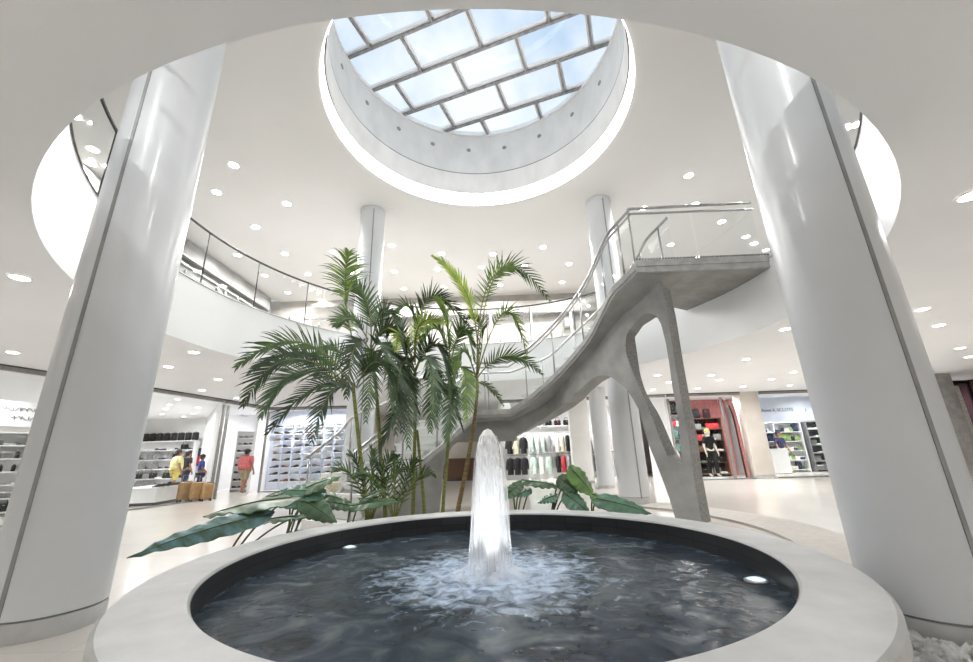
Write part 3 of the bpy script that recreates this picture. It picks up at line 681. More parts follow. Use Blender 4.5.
# ================================================================== palms
UPV = Vector((0, 0, 1))
def bez(p0, p1, p2, n): return [p0*(1-t)**2+p1*2*t*(1-t)+p2*t*t for t in [k/n for k in range(n+1)]]
def frond(parent, p0, p1, p2, mt, L=.42, roll=40, n=44, droop=.32, v=.25, start=.14, wid=.0115, seed=None, lean=.75, rach=None):
    rr = random.Random(seed if seed is not None else R.random()); mb = MB()
    # p1 is a point the rachis passes through at its middle
    c = p1*2-(p0+p2)/2; pts = bez(p0, c, p2, n)
    view = (CAM-p1).normalized()
    for k, q in enumerate(pts):
        t = k/n
        if t < start: continue
        T = (pts[min(k+1, n)]-pts[max(k-1, 0)]).normalized()
        S0 = T.cross(UPV)
        S0 = S0.normalized() if S0.length > .05 else Vector((1, 0, 0))
        Nn = S0.cross(T).normalized()
        ca, sa = math.cos(math.radians(roll)), math.sin(math.radians(roll))
        S = S0*ca+Nn*sa; Nv = S.cross(T).normalized()*-1
        if Nv.z < 0: Nv = -Nv
        u = (t-start)/(1-start)
        ln = L*(.45+.55*math.sin(PI*min(1, u*.9+.12)))*(1 if u < .85 else 1-.45*(u-.85)/.15)
        for s in (-1, 1):
            l = ln*rr.uniform(.75, 1.12)
            d = (T*(lean+.5*u)*rr.uniform(.85, 1.15)+S*s*(1.05-.35*u)*rr.uniform(.85, 1.1)+Nv*v*rr.uniform(.2, 1.6)+Vector((rr.uniform(-.12, .12), rr.uniform(-.12, .12), rr.uniform(-.12, .12)))).normalized()
            sg = 5; prev = None; w0 = wid*rr.uniform(.8, 1.2)
            base = q.copy(); vs = []; pos = base.copy(); dd = d.copy()
            for g in range(sg+1):
                x = g/sg; w = w0*(1-.15*(1-x) if x < .35 else (1-(x-.35)/.65)**.8)+.0008
                side = dd.cross(Nv); side = side.normalized() if side.length > .05 else S
                vd = view.cross(dd); side = (side*.35*(1 if side.dot(vd) > 0 else -1)+vd*.75); side = side.normalized() if side.length > .01 else S
                vs += [pos-side*w, pos+side*w]
                pos = pos+dd*(l/sg); dd = (dd-UPV*droop*(.25+x)*rr.uniform(.7, 1.3)/sg*2.2).normalized()
            mb.add(vs, [(2*g, 2*g+1, 2*g+3, 2*g+2) for g in range(sg)])
    fr = mb.build('frond', mt, parent, smooth='all', fix=False)
    rb = MB().tube(pts, [.011*(1-.8*k/n)+.002 for k in range(n+1)], 6)
    rb.build('rachis', rach or 'stem', fr, smooth='all')
    return fr
def stem(parent, pts, r0, r1, mt='stem', name='trunk'):
    q = catmull(pts, 6); MB().tube(q, [r0+(r1-r0)*k/(len(q)-1) for k in range(len(q))], 10).build(name, mt, parent, smooth='all')
def palm(base, label, stems, fronds):
    t = thing('palm', base, label, 'palm', 'palms behind the fountain')
    for (px_, Ys, r0, r1, mt) in stems:
        pts = [P(x, y, Y) for (x, y), Y in zip(px_, Ys)]
        b = pts[0].copy(); b.z = 0.02; b.x = base[0] if len(stems) == 1 else b.x
        stem(t, [b]+pts, r0, r1, mt)
    for fr in fronds:
        (a, b, c), (ya, yb, yc), mt = fr[:3]; kw = fr[3] if len(fr) > 3 else {}
        frond(t, P(*a, ya), P(*b, yb), P(*c, yc), mt, **kw)
    return t
D_, G_, B_, L_, Mi = 'frond_dark', 'frond', 'frond_blue', 'frond_lime', 'frond_mid'
# left palm: arching crown to the left
y = -.45
pb_ = P(367, 515, y)
palm((pb_.x, y, .02), 'palm with a thin leaning stem whose dark fronds arch far out to the left', [([(367, 512), (361, 460), (355, 405), (353, 385)], [y]*4, .034, .026, 'stem')], [
    ([(354, 386), (300, 342), (238, 366)], (y, y-.25, y-.4), G_, dict(L=.44, roll=62)),
    ([(354, 388), (305, 352), (250, 372)], (y, y+.2, y+.3), D_, dict(L=.44, roll=50)),
    ([(353, 390), (292, 359), (244, 404)], (y, y-.35, y-.6), D_, dict(L=.42, roll=58)),
    ([(354, 390), (300, 372), (262, 415)], (y, y-.1, y-.2), B_, dict(L=.46, roll=60)),
    ([(354, 392), (318, 386), (268, 432)], (y, y, y-.1), D_, dict(L=.42, roll=50, n=32)),
    ([(355, 392), (332, 392), (312, 440)], (y, y-.2, y-.4), D_, dict(L=.38, roll=30, n=30)),
    ([(356, 388), (378, 362), (396, 400)], (y, y-.2, y-.3), D_, dict(L=.34, roll=30)),
    ([(355, 386), (338, 350), (318, 352)], (y, y+.1, y+.2), G_, dict(L=.3, roll=50, n=22)),
])
y = .0
pb_ = P(385, 512, y)
palm((pb_.x, y, .02), 'tallest palm of the clump with one upright feathered frond against the rear column', [([(385, 510), (381, 460), (377, 400), (371, 345)], [y]*4, .036, .026, 'stem')], [
    ([(352, 338), (345, 290), (349, 252)], (y, y-.02, y-.3), Mi, dict(L=.52, roll=4, n=46, lean=.35, droop=.75, v=.05, start=.05, wid=.012, seed=5)),
    ([(371, 345), (366, 300), (346, 284)], (y, y+.1, y+.1), G_, dict(L=.42, roll=50, lean=.8)),
    ([(368, 340), (352, 320), (336, 326)], (y, y-.2, y-.4), G_, dict(L=.34, roll=45)),
    ([(371, 345), (386, 310), (404, 348)], (y, y-.3, y-.5), B_, dict(L=.36, roll=35)),
    ([(371, 350), (392, 330), (412, 380)], (y, y-.1, y-.3), D_, dict(L=.42, roll=30)),
    ([(372, 352), (384, 348), (392, 405)], (y, y-.3, y-.5), B_, dict(L=.42, roll=20)),
    ([(371, 352), (356, 345), (346, 396)], (y, y-.3, y-.6), D_, dict(L=.40, roll=20)),
    ([(373, 356), (372, 360), (366, 420)], (y, y-.25, y-.5), G_, dict(L=.40, roll=10)),
    ([(374, 360), (396, 356), (418, 412)], (y, y, y-.1), D_, dict(L=.44, roll=30)),
    ([(374, 365), (396, 372), (402, 430)], (y, y-.2, y-.4), D_, dict(L=.40, roll=15)),
])
y = .12
pb_ = P(413, 512, y)
palm((pb_.x, y, .02), 'palm in the middle of the clump with dense dark fronds hanging low', [([(413, 510), (414, 470), (415, 420), (415, 372)], [y]*4, .034, .026, 'stem'), ([(424, 508), (421, 470), (417, 430)], [y+.1]*3, .03, .022, 'stem')], [
    ([(415, 372), (400, 330), (388, 336)], (y, y+.1, y+.2), D_, dict(L=.34, roll=40)),
    ([(415, 365), (430, 298), (470, 328)], (y, y+.1, y-.1), D_, dict(L=.36, roll=42)),
    ([(414, 360), (412, 312), (396, 312)], (y, y-.1, y-.2), G_, dict(L=.30, roll=45, n=24)),
    ([(415, 362), (420, 325), (444, 322)], (y, y-.3, y-.6), L_, dict(L=.34, roll=35, n=26)),
    ([(414, 362), (402, 335), (396, 350)], (y, y-.3, y-.5), L_, dict(L=.28, roll=40, n=22)),
    ([(415, 370), (436, 345), (452, 402)], (y, y-.2, y-.4), D_, dict(L=.42, roll=25)),
    ([(415, 374), (428, 360), (436, 425)], (y, y-.35, y-.6), B_, dict(L=.40, roll=15)),
    ([(415, 374), (402, 365), (396, 432)], (y, y-.35, y-.6), D_, dict(L=.42, roll=15)),
    ([(415, 380), (410, 385), (408, 445)], (y, y-.2, y-.4), B_, dict(L=.38, roll=8)),
    ([(416, 385), (438, 382), (462, 428)], (y, y, y-.1), D_, dict(L=.38, roll=25)),
    ([(415, 400), (400, 410), (380, 450)], (y, y-.1, y-.2), D_, dict(L=.34, roll=20)),
])
y = .3
pb_ = P(443, 510, y)
palm((pb_.x, y, .02), 'palm with a slim pale green stem, second from the right in the clump', [([(443, 508), (447, 460), (450, 410), (450, 372)], [y]*4, .03, .022, 'stem')], [
    ([(450, 372), (446, 322), (436, 300)], (y, y-.1, y-.2), Mi, dict(L=.36, roll=50)),
    ([(450, 370), (438, 330), (420, 345)], (y, y-.2, y-.3), Mi, dict(L=.34, roll=35)),
    ([(450, 368), (462, 330), (474, 360)], (y, y-.2, y-.4), G_, dict(L=.36, roll=35)),
    ([(450, 372), (464, 372), (466, 420)], (y, y-.25, y-.5), Mi, dict(L=.36, roll=15)),
    ([(450, 376), (438, 380), (430, 430)], (y, y-.25, y-.5), G_, dict(L=.36, roll=15)),
    ([(450, 380), (452, 400), (446, 440)], (y, y-.3, y-.5), B_, dict(L=.3, roll=8)),
])
y = .1
pb_ = P(458, 512, y)
palm((pb_.x, y, .02), 'rightmost palm with a ringed brown trunk and a folded yellow green frond', [([(458, 510), (466, 470), (473, 430), (477, 395), (477, 376)], [y]*5, .04, .022, 'brownstem')], [
    ([(477, 372), (469, 300), (434, 257)], (y, y, y-.1), L_, dict(L=.30, roll=70, lean=1.3, v=.1, droop=.1, n=34, start=.3, wid=.016)),
    ([(477, 374), (500, 270), (549, 300)], (y, y+.1, y), G_, dict(L=.38, roll=50, n=36, start=.3)),
    ([(477, 374), (486, 290), (514, 268)], (y, y-.1, y-.2), Mi, dict(L=.34, roll=60, n=28, start=.35)),
    ([(477, 376), (505, 312), (527, 356)], (y, y-.2, y-.3), Mi, dict(L=.28, roll=40, n=30, start=.3)),
    ([(476, 380), (506, 356), (541, 373)], (y, y-.1, y-.15), G_, dict(L=.26, roll=55, n=30, droop=.15)),
    ([(476, 378), (462, 352), (450, 396)], (y, y-.1, y-.2), Mi, dict(L=.32, roll=30)),
    ([(476, 382), (490, 388), (503, 405)], (y, y, y), B_, dict(L=.14, roll=40, n=14)),
    ([(476, 376), (482, 330), (470, 318)], (y, y+.1, y+.1), G_, dict(L=.28, roll=50, n=22)),
])
# two low young shoots
for q, lb in (((395, 505), 'young palm shoot with thin upright leaves low behind the fountain rim'), ((372, 500), 'young palm shoot spreading a dark fan of leaves over the rim')):
    b = P(*q, -.5); b.z = .02; t = thing('palm_shoot', b, lb, 'palm', 'young shoots behind the rim')
    for k in range(5):
        a = -1.1+2.2*k/4; x, yy = q
        frond(t, Vector((b.x, b.y, .25)), P(x+18*math.sin(a)*1.2, yy-30*math.cos(a*.6), -.5), P(x+44*math.sin(a), yy-46*math.cos(a*.9)-4, -.6), D_ if k % 2 else G_, L=.22, roll=40, n=16)
    stem(t, [b, b+Vector((0, 0, .12)), b+Vector((0, 0, .26))], .02, .014)

# ================================================================== broad-leaved plants
def big_leaf(parent, a, b, wdt, mt, up=Vector((0, 0, 1)), fold=.18, sag=.08, seed=0, lobes=True):
    rr = random.Random(seed); ax = b-a; L = ax.length; T = ax.normalized(); S = T.cross(up).normalized(); N = S.cross(T).normalized()
    nu, nv = 22, 8; vs = []
    for i in range(nu+1):
        u = i/nu; w = wdt*(math.sin(PI*(u**.62))**.8)*(1-.15*u) if 0 < u < 1 else 0.
        w = max(w, .002)
        for k in range(-nv, nv+1):
            v = k/nv; back = -.12*L*(abs(v)**1.5)*max(0, 1-u*3.2) if lobes else 0
            h = -sag*L*(u-.35)**2*2.2-fold*w*abs(v)**1.6+.05*wdt*math.sin(u*15+abs(v)*3+seed)*abs(v)+.012*math.sin(u*40)*abs(v)
            vs.append(a+T*(u*L+back)+S*(v*w)+N*h)
    m_ = 2*nv+1; fs = [(i*m_+k, i*m_+k+1, (i+1)*m_+k+1, (i+1)*m_+k) for i in range(nu) for k in range(2*nv)]
    lf = MB().add(vs, fs).build('leaf', mt, parent, smooth='all', fix=False)
    md = lf.modifiers.new('thickness', 'SOLIDIFY'); md.thickness = .004
    rib = MB().tube([a+T*(u*L)+N*(-sag*L*(u-.35)**2*2.2+.004) for u in [k/12 for k in range(13)]], [.009*(1-.85*k/12) for k in range(13)], 6)
    rib.build('midrib', 'petiole', lf, smooth='all'); return lf
def petiole(parent, root, tip, sag=.12):
    m_ = (root+tip)/2+Vector((0, 0, sag)); m_.x += (root.x-tip.x)*.15
    MB().tube(bez(root, m_, tip, 10), [.013-.005*k/10 for k in range(11)], 7).build('stalk', 'petiole', parent, smooth='all')
def plant(base, label, leaves):
    t = thing('broad_leaf_plant', base, label, 'plant', 'broad-leaved plants round the rim')
    for i, (a, ya, b, yb, w, mt, up) in enumerate(leaves):
        A, B = P(*a, ya), P(*b, yb)
        big_leaf(t, A, B, w, mt, Vector(up).normalized(), seed=i)
        petiole(t, Vector(base)+Vector((.02*i-.03, .015*(i % 3), .01)), A)
    return t
def gnd(x, y): return (x, y, .02)
plant(gnd(-2.75, -1.95), 'plant with the biggest leaf, blue streaked, reaching toward the left column over the rim', [
    ((262, 514), -2.1, (126, 552), -2.72, .135, 'bigleaf_blue', (.15, -.75, .75)),
    ((292, 496), -1.9, (203, 511), -2.1, .22, 'bigleaf', (0, -.25, 1)),
    ((300, 515), -1.7, (238, 523), -2.0, .10, 'bigleaf', (0, -.2, 1)),
])
plant(gnd(-2.45, -1.35), 'plant with flat dark green leaves above the rim, before the lit shoe wall', [
    ((306, 498), -1.35, (268, 494), -1.3, .2, 'bigleaf_teal', (0, -.5, 1)),
    ((300, 490), -1.3, (340, 474), -1.25, .17, 'bigleaf', (-.3, -.6, 1)),
    ((322, 492), -1.3, (281, 489), -1.4, .15, 'bigleaf_teal', (.2, -.7, .8)),
    ((304, 500), -1.4, (337, 521), -1.45, .16, 'bigleaf', (.2, -.7, .8)),
    ((290, 488), -1.25, (262, 497), -1.3, .07, 'bigleaf', (-.2, -.4, 1)),
    ((310, 492), -1.2, (352, 500), -1.2, .12, 'bigleaf', (0, -.4, 1)),
])
plant(gnd(-1.9, -.75), 'plant with narrow dark leaves low at the foot of the left palm', [
    ((352, 505), -.95, (400, 498), -.95, .13, 'bigleaf', (0, -.5, 1)), ((350, 505), -.95, (318, 500), -.95, .12, 'bigleaf', (0, -.5, 1)), ((362, 498), -.9, (392, 486), -.85, .07, 'bigleaf', (0, -.4, 1))])
plant(gnd(.32, -.62), 'plant with arching green leaves just right of the white water jet', [
    ((520, 483), -.75, (503, 500), -.8, .10, 'bigleaf', (.2, -.6, .8)), ((525, 480), -.7, (566, 486), -.75, .12, 'bigleaf', (0, -.45, 1)),
    ((512, 486), -.75, (478, 499), -.8, .07, 'bigleaf', (0, -.5, 1)), ((530, 490), -.75, (512, 496), -.8, .08, 'bigleaf_teal', (0, -.6, 1))])
plant(gnd(.75, -.7), 'plant with one brighter green leaf standing upright behind the fountain rim', [
    ((572, 469), -.8, (597, 497), -.82, .19, 'bigleaf_bright', (.45, -.75, .5)), ((560, 478), -.75, (578, 492), -.85, .13, 'bigleaf', (-.2, -.8, .5)),
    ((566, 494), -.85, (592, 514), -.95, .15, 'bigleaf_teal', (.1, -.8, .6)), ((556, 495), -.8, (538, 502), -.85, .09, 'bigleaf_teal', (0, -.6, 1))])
plant(gnd(1.3, -.8), 'plant with a long teal leaf lying along the rim toward the split support', [
    ((596, 498), -1.0, (652, 511), -1.2, .14, 'bigleaf_teal', (.1, -.8, .7)), ((592, 494), -.95, (612, 503), -1.0, .09, 'bigleaf_bright', (0, -.5, 1))])
# ================================================================== downlights
up_px = [(233.8,165),(216.7,192),(287,203.5),(256,226.5),(93,149),(91,163),(688.7,175.5),(695,204),(721.7,221.5),(643.5,208),(857,124),(844,129),(255,227),(237.6,255),(225,289.5),(237.6,296),
 (285,253.6),(264.8,275.4),(308,274),(287.7,292.5),(332.8,251.7),(391.8,245.4),(394.3,271.3),(441.6,253.6),(404,288.4),(443.8,286.8),(481.6,267),(351,272.6),(493,254),(524.6,265.7),(543,247),
 (569,263.8),(562,282),(437.6,269),(670.7,244.5),(746,236.6),(698,257.5),(765.8,250),(322,300),(500,285)]
lo_px = [(20,277),(13,352),(194,352),(168.5,366.4),(218,379),(202,390),(785,328.8),(746,359),(657.6,375),(668.8,382),(711,375),(719.5,379.8),(697.5,388),(743,386.5),(653,389.5),(771.5,379),(790,385),(793,372),
 (922,309),(939,325),(960,347.8),(969,356.5),(971,195),(237,398)]
in_px = [(177.6,399),(170,404.7),(198,407.7),(165.6,409),(162,414),(183.7,416.5),(193,413.5),(214.5,415),(206,419.8),(300,415),(318,413.5),(335,412)]
def downlight(q, label, group, r, z, lensmat, watts, col):
    t = thing('downlight', (q.x, q.y, z), label, 'ceiling light', group)
    MB().lathe([(r*1.22, -.001), (r*1.2, -.012), (r, -.014), (r*.98, -.004)], (q.x, q.y, z), 24).build('trim', 'trimring', t, smooth=True)
    MB().lathe([(r*.98, -.006), (.001, -.006)], (q.x, q.y, z), 20).build('lens', lensmat, t)
    if watts: lamp(q.x, q.y, z-.03, r*2, watts, col)
    return t
def lamp(x, y, z, size, watts, col=(1, .995, .985)):
    ld = bpy.data.lights.new('lamp', 'AREA'); ld.shape = 'DISK'; ld.size = size; ld.energy = watts; ld.color = col; ld.spread = math.radians(160)
    lo = bpy.data.objects.new('lamp', ld); COL.objects.link(lo); lo.location = (x, y, z); return lo
def series(pxs, z, where, group, r, lensmat, watts, col=(1, .995, .985)):
    pxs = sorted(pxs)
    seen = []
    for k, q in enumerate(pxs):
        g = G(*q, z)
        downlight(g, 'downlight %s from left, %s' % (ORD[k], where), group, r, z, lensmat, watts, col)
WU, WL, WS = 50., 12.5, 26.
RSTEP = 8.6
cutx = lambda L, a, b: [q for q in L if a <= q[0] < b]
series(cutx(up_px, 0, 320), ZU, 'upper ceiling left of the left rear column', 'downlights of the upper ceiling', .105, M['lens'], WU)
series(cutx(up_px, 320, 600), ZU, 'upper ceiling between the two rear columns', 'downlights of the upper ceiling', .105, M['lens'], WU)
series(cutx(up_px, 600, 999), ZU, 'upper ceiling right of the right rear column', 'downlights of the upper ceiling', .105, M['lens'], WU)
series(cutx(lo_px, 0, 400), ZC, 'lower ceiling on the left side', 'downlights of the lower ceiling', .085, M['lens'], WL)
series(cutx(lo_px, 400, 860), ZC, 'lower ceiling beyond the staircase', 'downlights of the lower ceiling', .085, M['lens'], WL)
series(cutx(lo_px, 860, 999), ZC, 'lower ceiling right of the right front column', 'downlights of the lower ceiling', .085, M['lens'], WL)
series(in_px, ZC, 'ceiling of the shops on the left', 'downlights inside the left shops', .085, M['shoplens'], 9., (.98, .99, 1))
# added fill lights out of view, without fixtures, under both ceilings
for x, y in ((-8, -6), (-4, -8.5), (0, -9.5), (4, -8.5), (8, -6), (8.5, -2), (-8.5, -2), (11, 2), (-2, -11.5), (3, -11.5)): lamp(x, y, ZC-.03, .17, 22)
for x, y in ((-7, -8), (-3, -8.5), (1, -8.5), (5, -8), (9, -6), (9, -2), (11, 2), (11, 7), ) : lamp(x, y, ZU-.03, .2, WU*(3 if y < -6.5 else 1))  # lights behind the camera boosted to brighten the fascia
# shop lamps; the last two added to brighten the right shop's sign
for x, y, w in ((-12, 3, 60), (-14, 6, 60), (-12.5, 9.5, 60), (-15, 10, 60), (-10.5, 10.8, 40), (-8, 10.3, 45), (-6.6, 10.3, 45), (1.6, 11.4, 60), (3.2, 11.4, 60), (5.6, 11.8, 50), (8.2, 10.2, 50), (9.3, 10.0, 40), (12.4, 11.2, 55), (14.4, 11.4, 55), (16, 8, 40), (-3, 12.5, 20), (13.2, 9.9, 36), (15.4, 9.9, 36)):
    lamp(x, y, ZC-.03, .3, w*.78, (.98, .99, 1))

# ================================================================== shop fronts and shop walls
def front(pts, label, post_at=(), glass=True, hz=2.98, group='glazed shop fronts', gm='glass', hm='greyframe'):
    p0 = Vector((*pts[0], 0)); t = thing('storefront', p0, label, 'shop front', group)
    for a, b in zip(pts[:-1], pts[1:]):
        A, B = Vector((*a, 0)), Vector((*b, 0)); d = B-A; an = math.atan2(d.y, d.x); m_ = (A+B)/2
        MB().box((m_.x, m_.y, (hz+ZC)/2+.04), (d.length, .1, ZC-hz-.09), an).build('header', hm, t)
        MB().box((m_.x, m_.y, ZC-.015), (d.length, .14, .03), an).build('header_rail', 'darksteel', t)
        if glass:
            MB().box((m_.x, m_.y, hz/2+.02), (d.length-.06, .012, hz-.06), an).build('glass_pane', gm, t)
            MB().box((m_.x, m_.y, .02), (d.length, .05, .04), an).build('sill_rail', 'steel', t)
    for (x, y) in post_at: MB().box((x, y, hz/2), (.07, .07, hz), .1).build('post', 'greyframe', t)
    return t
front([(-10.25, .3), (-9.45, 4.2), (-8.98, 7.25)], 'long glazed shop front with grey header left of the fountain, ending by the suitcases', [(-8.98, 7.25)])
front([(-8.98, 7.3), (-8.76, 9.7)], 'open shop entrance with grey posts where the person in pink stands', [(-8.76, 9.7), (-8.93, 7.4)], glass=False)
front([(-8.72, 9.75), (-5.6, 9.95)], 'glazed shop front in front of the wall of shoes', [(-5.6, 9.95)])
front([(6.9, 9.25), (8.9, 9.25), (9.72, 9.25)], 'glazed shop front of the red shop with the black dressed mannequin', [(8.93, 9.2), (6.9, 9.2)])
front([(10.5, 9.25), (13.2, 9.2), (16.4, 9.0)], 'glazed front of the bright shop right of the beige pillar', [])
front([(.5, 9.6), (3.6, 9.5), (6.85, 9.3)], 'wide open shop front with grey header beyond the staircase', [], glass=False)
def wallbox(n, a, b, z0, z1, m_, th=.12):
    A, B = Vector((*a, 0)), Vector((*b, 0)); d = B-A; c = (A+B)/2
    struct(n, MB().box((c.x, c.y, (z0+z1)/2), (d.length, th, z1-z0), math.atan2(d.y, d.x)), m_)
wallbox('wall_shop_left_back', (-17.5, 13.1), (-10.6, 13.1), 0, ZC, 'wall')
wallbox('wall_shop_left_partition', (-9.2, 7.55), (-13.4, 13.0), 0, ZC, 'white')
wallbox('wall_shop_entrance_back', (-12.8, 12.4), (-9.3, 12.4), 0, ZC, 'white')
wallbox('wall_shoe_shop', (-9.35, 11.15), (-5.3, 11.15), 0, ZC, 'bluewhite')
wallbox('wall_shoe_shop_left', (-9.35, 10.0), (-9.35, 11.1), 0, ZC, 'white')
wallbox('wall_shoe_shop_right', (-5.45, 10.0), (-5.45, 13.8), 0, ZC, 'beige_wall')
wallbox('wall_rear_passage', (-5.4, 13.9), (.45, 13.9), 0, ZC, 'beige_wall')
wallbox('wall_centre_shop_left', (.45, 9.7), (.45, 13.9), 0, ZC, 'wall')
wallbox('wall_centre_shop_back', (.5, 13.2), (6.8, 13.2), 0, ZC, 'white')
wallbox('wall_red_shop_left', (6.9, 9.4), (6.9, 11.6), 0, ZC, 'white')
wallbox('wall_red_shop_back', (6.95, 11.6), (10.4, 11.6), 0, ZC, 'cloth_rose')
wallbox('wall_bright_shop_left', (10.45, 9.7), (10.9, 13.4), 0, ZC, 'wall')
wallbox('wall_bright_shop_back', (10.9, 13.5), (17, 13.5), 0, ZC, 'white')
wallbox('wall_right_shop', (16.6, 2.5), (17.2, 9.0), 0, ZC, 'cloth_maroon')

def pillar(poly, label, m_, round_=False):
    if round_:
        c, r = poly; t = thing('pillar', (c[0], c[1], 0), label, 'pillar')
        MB().lathe([(r, .1), (r, ZC-.002)], (c[0], c[1], 0), 40).build('shaft', m_, t, smooth=True)
        MB().lathe([(r+.01, 0), (r+.01, .1), (r, .1)], (c[0], c[1], 0), 40).build('base', 'base_ring', t, smooth=True)
    else:
        (x, y, w, d) = poly; t = thing('pillar', (x, y, 0), label, 'pillar')
        MB().rbox((x, y, ZC/2+.05), (w, d, ZC-.11), .02).build('shaft', m_, t, smooth=True)
        MB().box((x, y, .05), (w+.02, d+.02, .1)).build('base', 'base_ring', t)
pillar((10.08, 9.5, .72, .5), 'beige square pillar between the red shop and the bright shop at the right', 'beige_wall')
q = P(580, 440, 9.4); pillar((q.x, q.y, .72, .4), 'pale square pillar right of the clothes rails, seen under the stair arch', 'wall')
q = P(601.5, 440, 7.2); pillar(((q.x, q.y), .27), 'slim white round pillar between the square pillar and the rear column', 'column', True)
pillar((14.33, 6.45, .6, .5), 'grey marbled pillar beyond the right front column', 'concrete_light')

# ---------------------------------------------------------------- merchandise prototypes (one of each, then copied)
PROTO = {}
def proto(name, maker):
    if name not in PROTO: PROTO[name] = maker()
    return PROTO[name]
USED = set()
def place(maker_key, maker, loc, rz, label, cat, group=None, scale=1.):
    p = proto(maker_key, maker)
    o = p if maker_key not in USED else copy_tree(p)
    USED.add(maker_key)
    o.location = loc; o.rotation_euler = (0, 0, rz); o.scale = (scale,)*3
    o['label'] = label; o['category'] = cat
    if group: o['group'] = group
    elif 'group' in o: del o['group']
    return o
def mk(name, parts):
    def f():
        t = thing(name, (0, 0, 0), name, name)
        for pn, mb, mt in parts(): mb.build(pn, mt, t, smooth=True)
        return t
    return f
def shoe(mt):
    def parts():
        u = MB(); pr = [(-.13, .035, .075), (-.10, .036, .085), (-.05, .037, .08), (0, .04, .06), (.06, .046, .042), (.11, .044, .032), (.145, .02, .022)]; vs = []; n = 10
        for x, w, hgt in pr:
            for k in range(n):
                a = 2*PI*k/n; vs.append((x, w*math.cos(a), .02+max(0, math.sin(a))*hgt if math.sin(a) > 0 else .02+math.sin(a)*.012))
        u.add(vs, [(i*n+k, i*n+(k+1) % n, (i+1)*n+(k+1) % n, (i+1)*n+k) for i in range(len(pr)-1) for k in range(n)]+[tuple(range(n)), tuple(range((len(pr)-1)*n, len(pr)*n))])
        s = MB().prism([(-.135, -.036), (-.02, -.034), (.07, -.048), (.13, -.034), (.155, 0), (.13, .034), (.07, .048), (-.02, .034), (-.135, .036)], 0, .022)
        return [('upper', u, mt), ('sole', s, 'cloth_white')]
    return mk('shoe', parts)
def handbag(mt):
    def parts():
        b = MB().rbox((0, 0, .12), (.3, .12, .24), .035)
        h = MB().tube([(-.09, 0, .24), (-.08, 0, .33), (0, 0, .37), (.08, 0, .33), (.09, 0, .24)], .009, 6)
        c = MB().box((0, -.062, .17), (.05, .008, .025))
        return [('body', b, mt), ('handle', h, mt), ('clasp', c, 'steel')]
    return mk('handbag', parts)
def carton(mt):
    def parts(): return [('box_body', MB().rbox((0, 0, .075), (.26, .2, .15), .008), mt), ('lid', MB().rbox((0, 0, .165), (.27, .21, .04), .008), 'cloth_white')]
    return mk('shoe_box', parts)
def bottle(mt):
    def parts(): return [('bottle_body', MB().lathe([(.001, 0), (.045, 0), (.048, .02), (.048, .15), (.02, .19), (.02, .21)], n=14), mt), ('cap', MB().lathe([(.023, .2), (.023, .24), (.001, .24)], n=12), 'cloth_white')]
    return mk('bottle', parts)
def folded(mt):
    def parts(): return [('folded_cloth', MB().rbox((0, 0, .03), (.28, .22, .06), .02), mt), ('collar', MB().tube([(-.06, -.06, .06), (0, -.09, .065), (.06, -.06, .06), (.05, -.01, .065), (-.05, -.01, .065), (-.06, -.06, .06)], .012, 6), mt)]
    return mk('folded_shirt', parts)
def garment(mt, long=.72, sleeves=True, name='hanging_shirt'):
    def parts():
        b = MB(); sec = [(0, .06, .03), (-.03, .16, .045), (-.07, .215, .06), (-.2, .2, .075), (-.4, .19, .08), (-long, .21, .085)]; n = 14; vs = []
        for z, w, d in sec:
            for k in range(n): a = 2*PI*k/n; vs.append((w*math.cos(a), d*math.sin(a)*(1+.15*math.sin(5*a)), z))
        b.add(vs, [(i*n+k, i*n+(k+1) % n, (i+1)*n+(k+1) % n, (i+1)*n+k) for i in range(len(sec)-1) for k in range(n)]+[tuple(range(n)), tuple(range((len(sec)-1)*n, len(sec)*n))])
        out = [('garment_body', b, mt)]
        if sleeves:
            for s in (-1, 1): out.append(('sleeve', MB().tube([(s*.17, 0, -.05), (s*.25, 0, -.16), (s*.29, 0, -.34), (s*.30, .01, -.5)], [.055, .06, .052, .045], 8), mt))
        out.append(('hanger', MB().tube([(-.17, 0, -.03), (0, 0, .03), (.17, 0, -.03)], .008, 5).tube([(0, 0, .03), (0, 0, .07), (.02, 0, .09), (.0, 0, .105), (-.02, 0, .09)], .005, 5), 'steel'))
        return out
    return mk(name, parts)
def backpack(mt):
    def parts(): return [('body', MB().rbox((0, 0, .21), (.3, .16, .42), .05), mt), ('front_pocket', MB().rbox((0, -.1, .14), (.22, .06, .2), .02), mt), ('grab_loop', MB().tube([(-.04, 0, .41), (-.03, 0, .46), (.03, 0, .46), (.04, 0, .41)], .008, 6), mt)]
    return mk('backpack', parts)
def shelf_unit(c, w, hgt, d, ns, rz, label, m_='white', back=None, group=None, zs=None):
    t = thing('shelf_unit', (c[0], c[1], 0), label, 'shelf', group, rz)
    B = lambda n, cc, dd, mm: MB().box((c[0]+cc[0], c[1]+cc[1], cc[2]), dd).build(n, mm, t)
    B('back_panel', (0, d/2-.01, hgt/2), (w, .02, hgt), back or m_)
    for s in (-1, 1): B('side_panel', (s*(w/2-.012), 0, hgt/2), (.024, d-.03, hgt), m_)
    zs = zs or [.1+(hgt-.12)*k/ns for k in range(ns)]
    for z in zs: B('shelf', (0, -.01, z), (w-.05, d-.04, .025), m_)
    B('top', (0, 0, hgt-.012), (w, d, .024), m_)
    def slot(k, u): # k-th shelf from below, u in 0..1
        q = Matrix.Rotation(rz, 3, 'Z') @ Vector((-w/2+.1+(w-.2)*u, -.03, 0)); return (c[0]+q.x, c[1]+q.y, zs[k]+.0135)
    return t, slot, len(zs)
MK = dict(shoe=shoe, handbag=handbag, carton=carton, bottle=bottle, folded=folded, backpack=backpack)
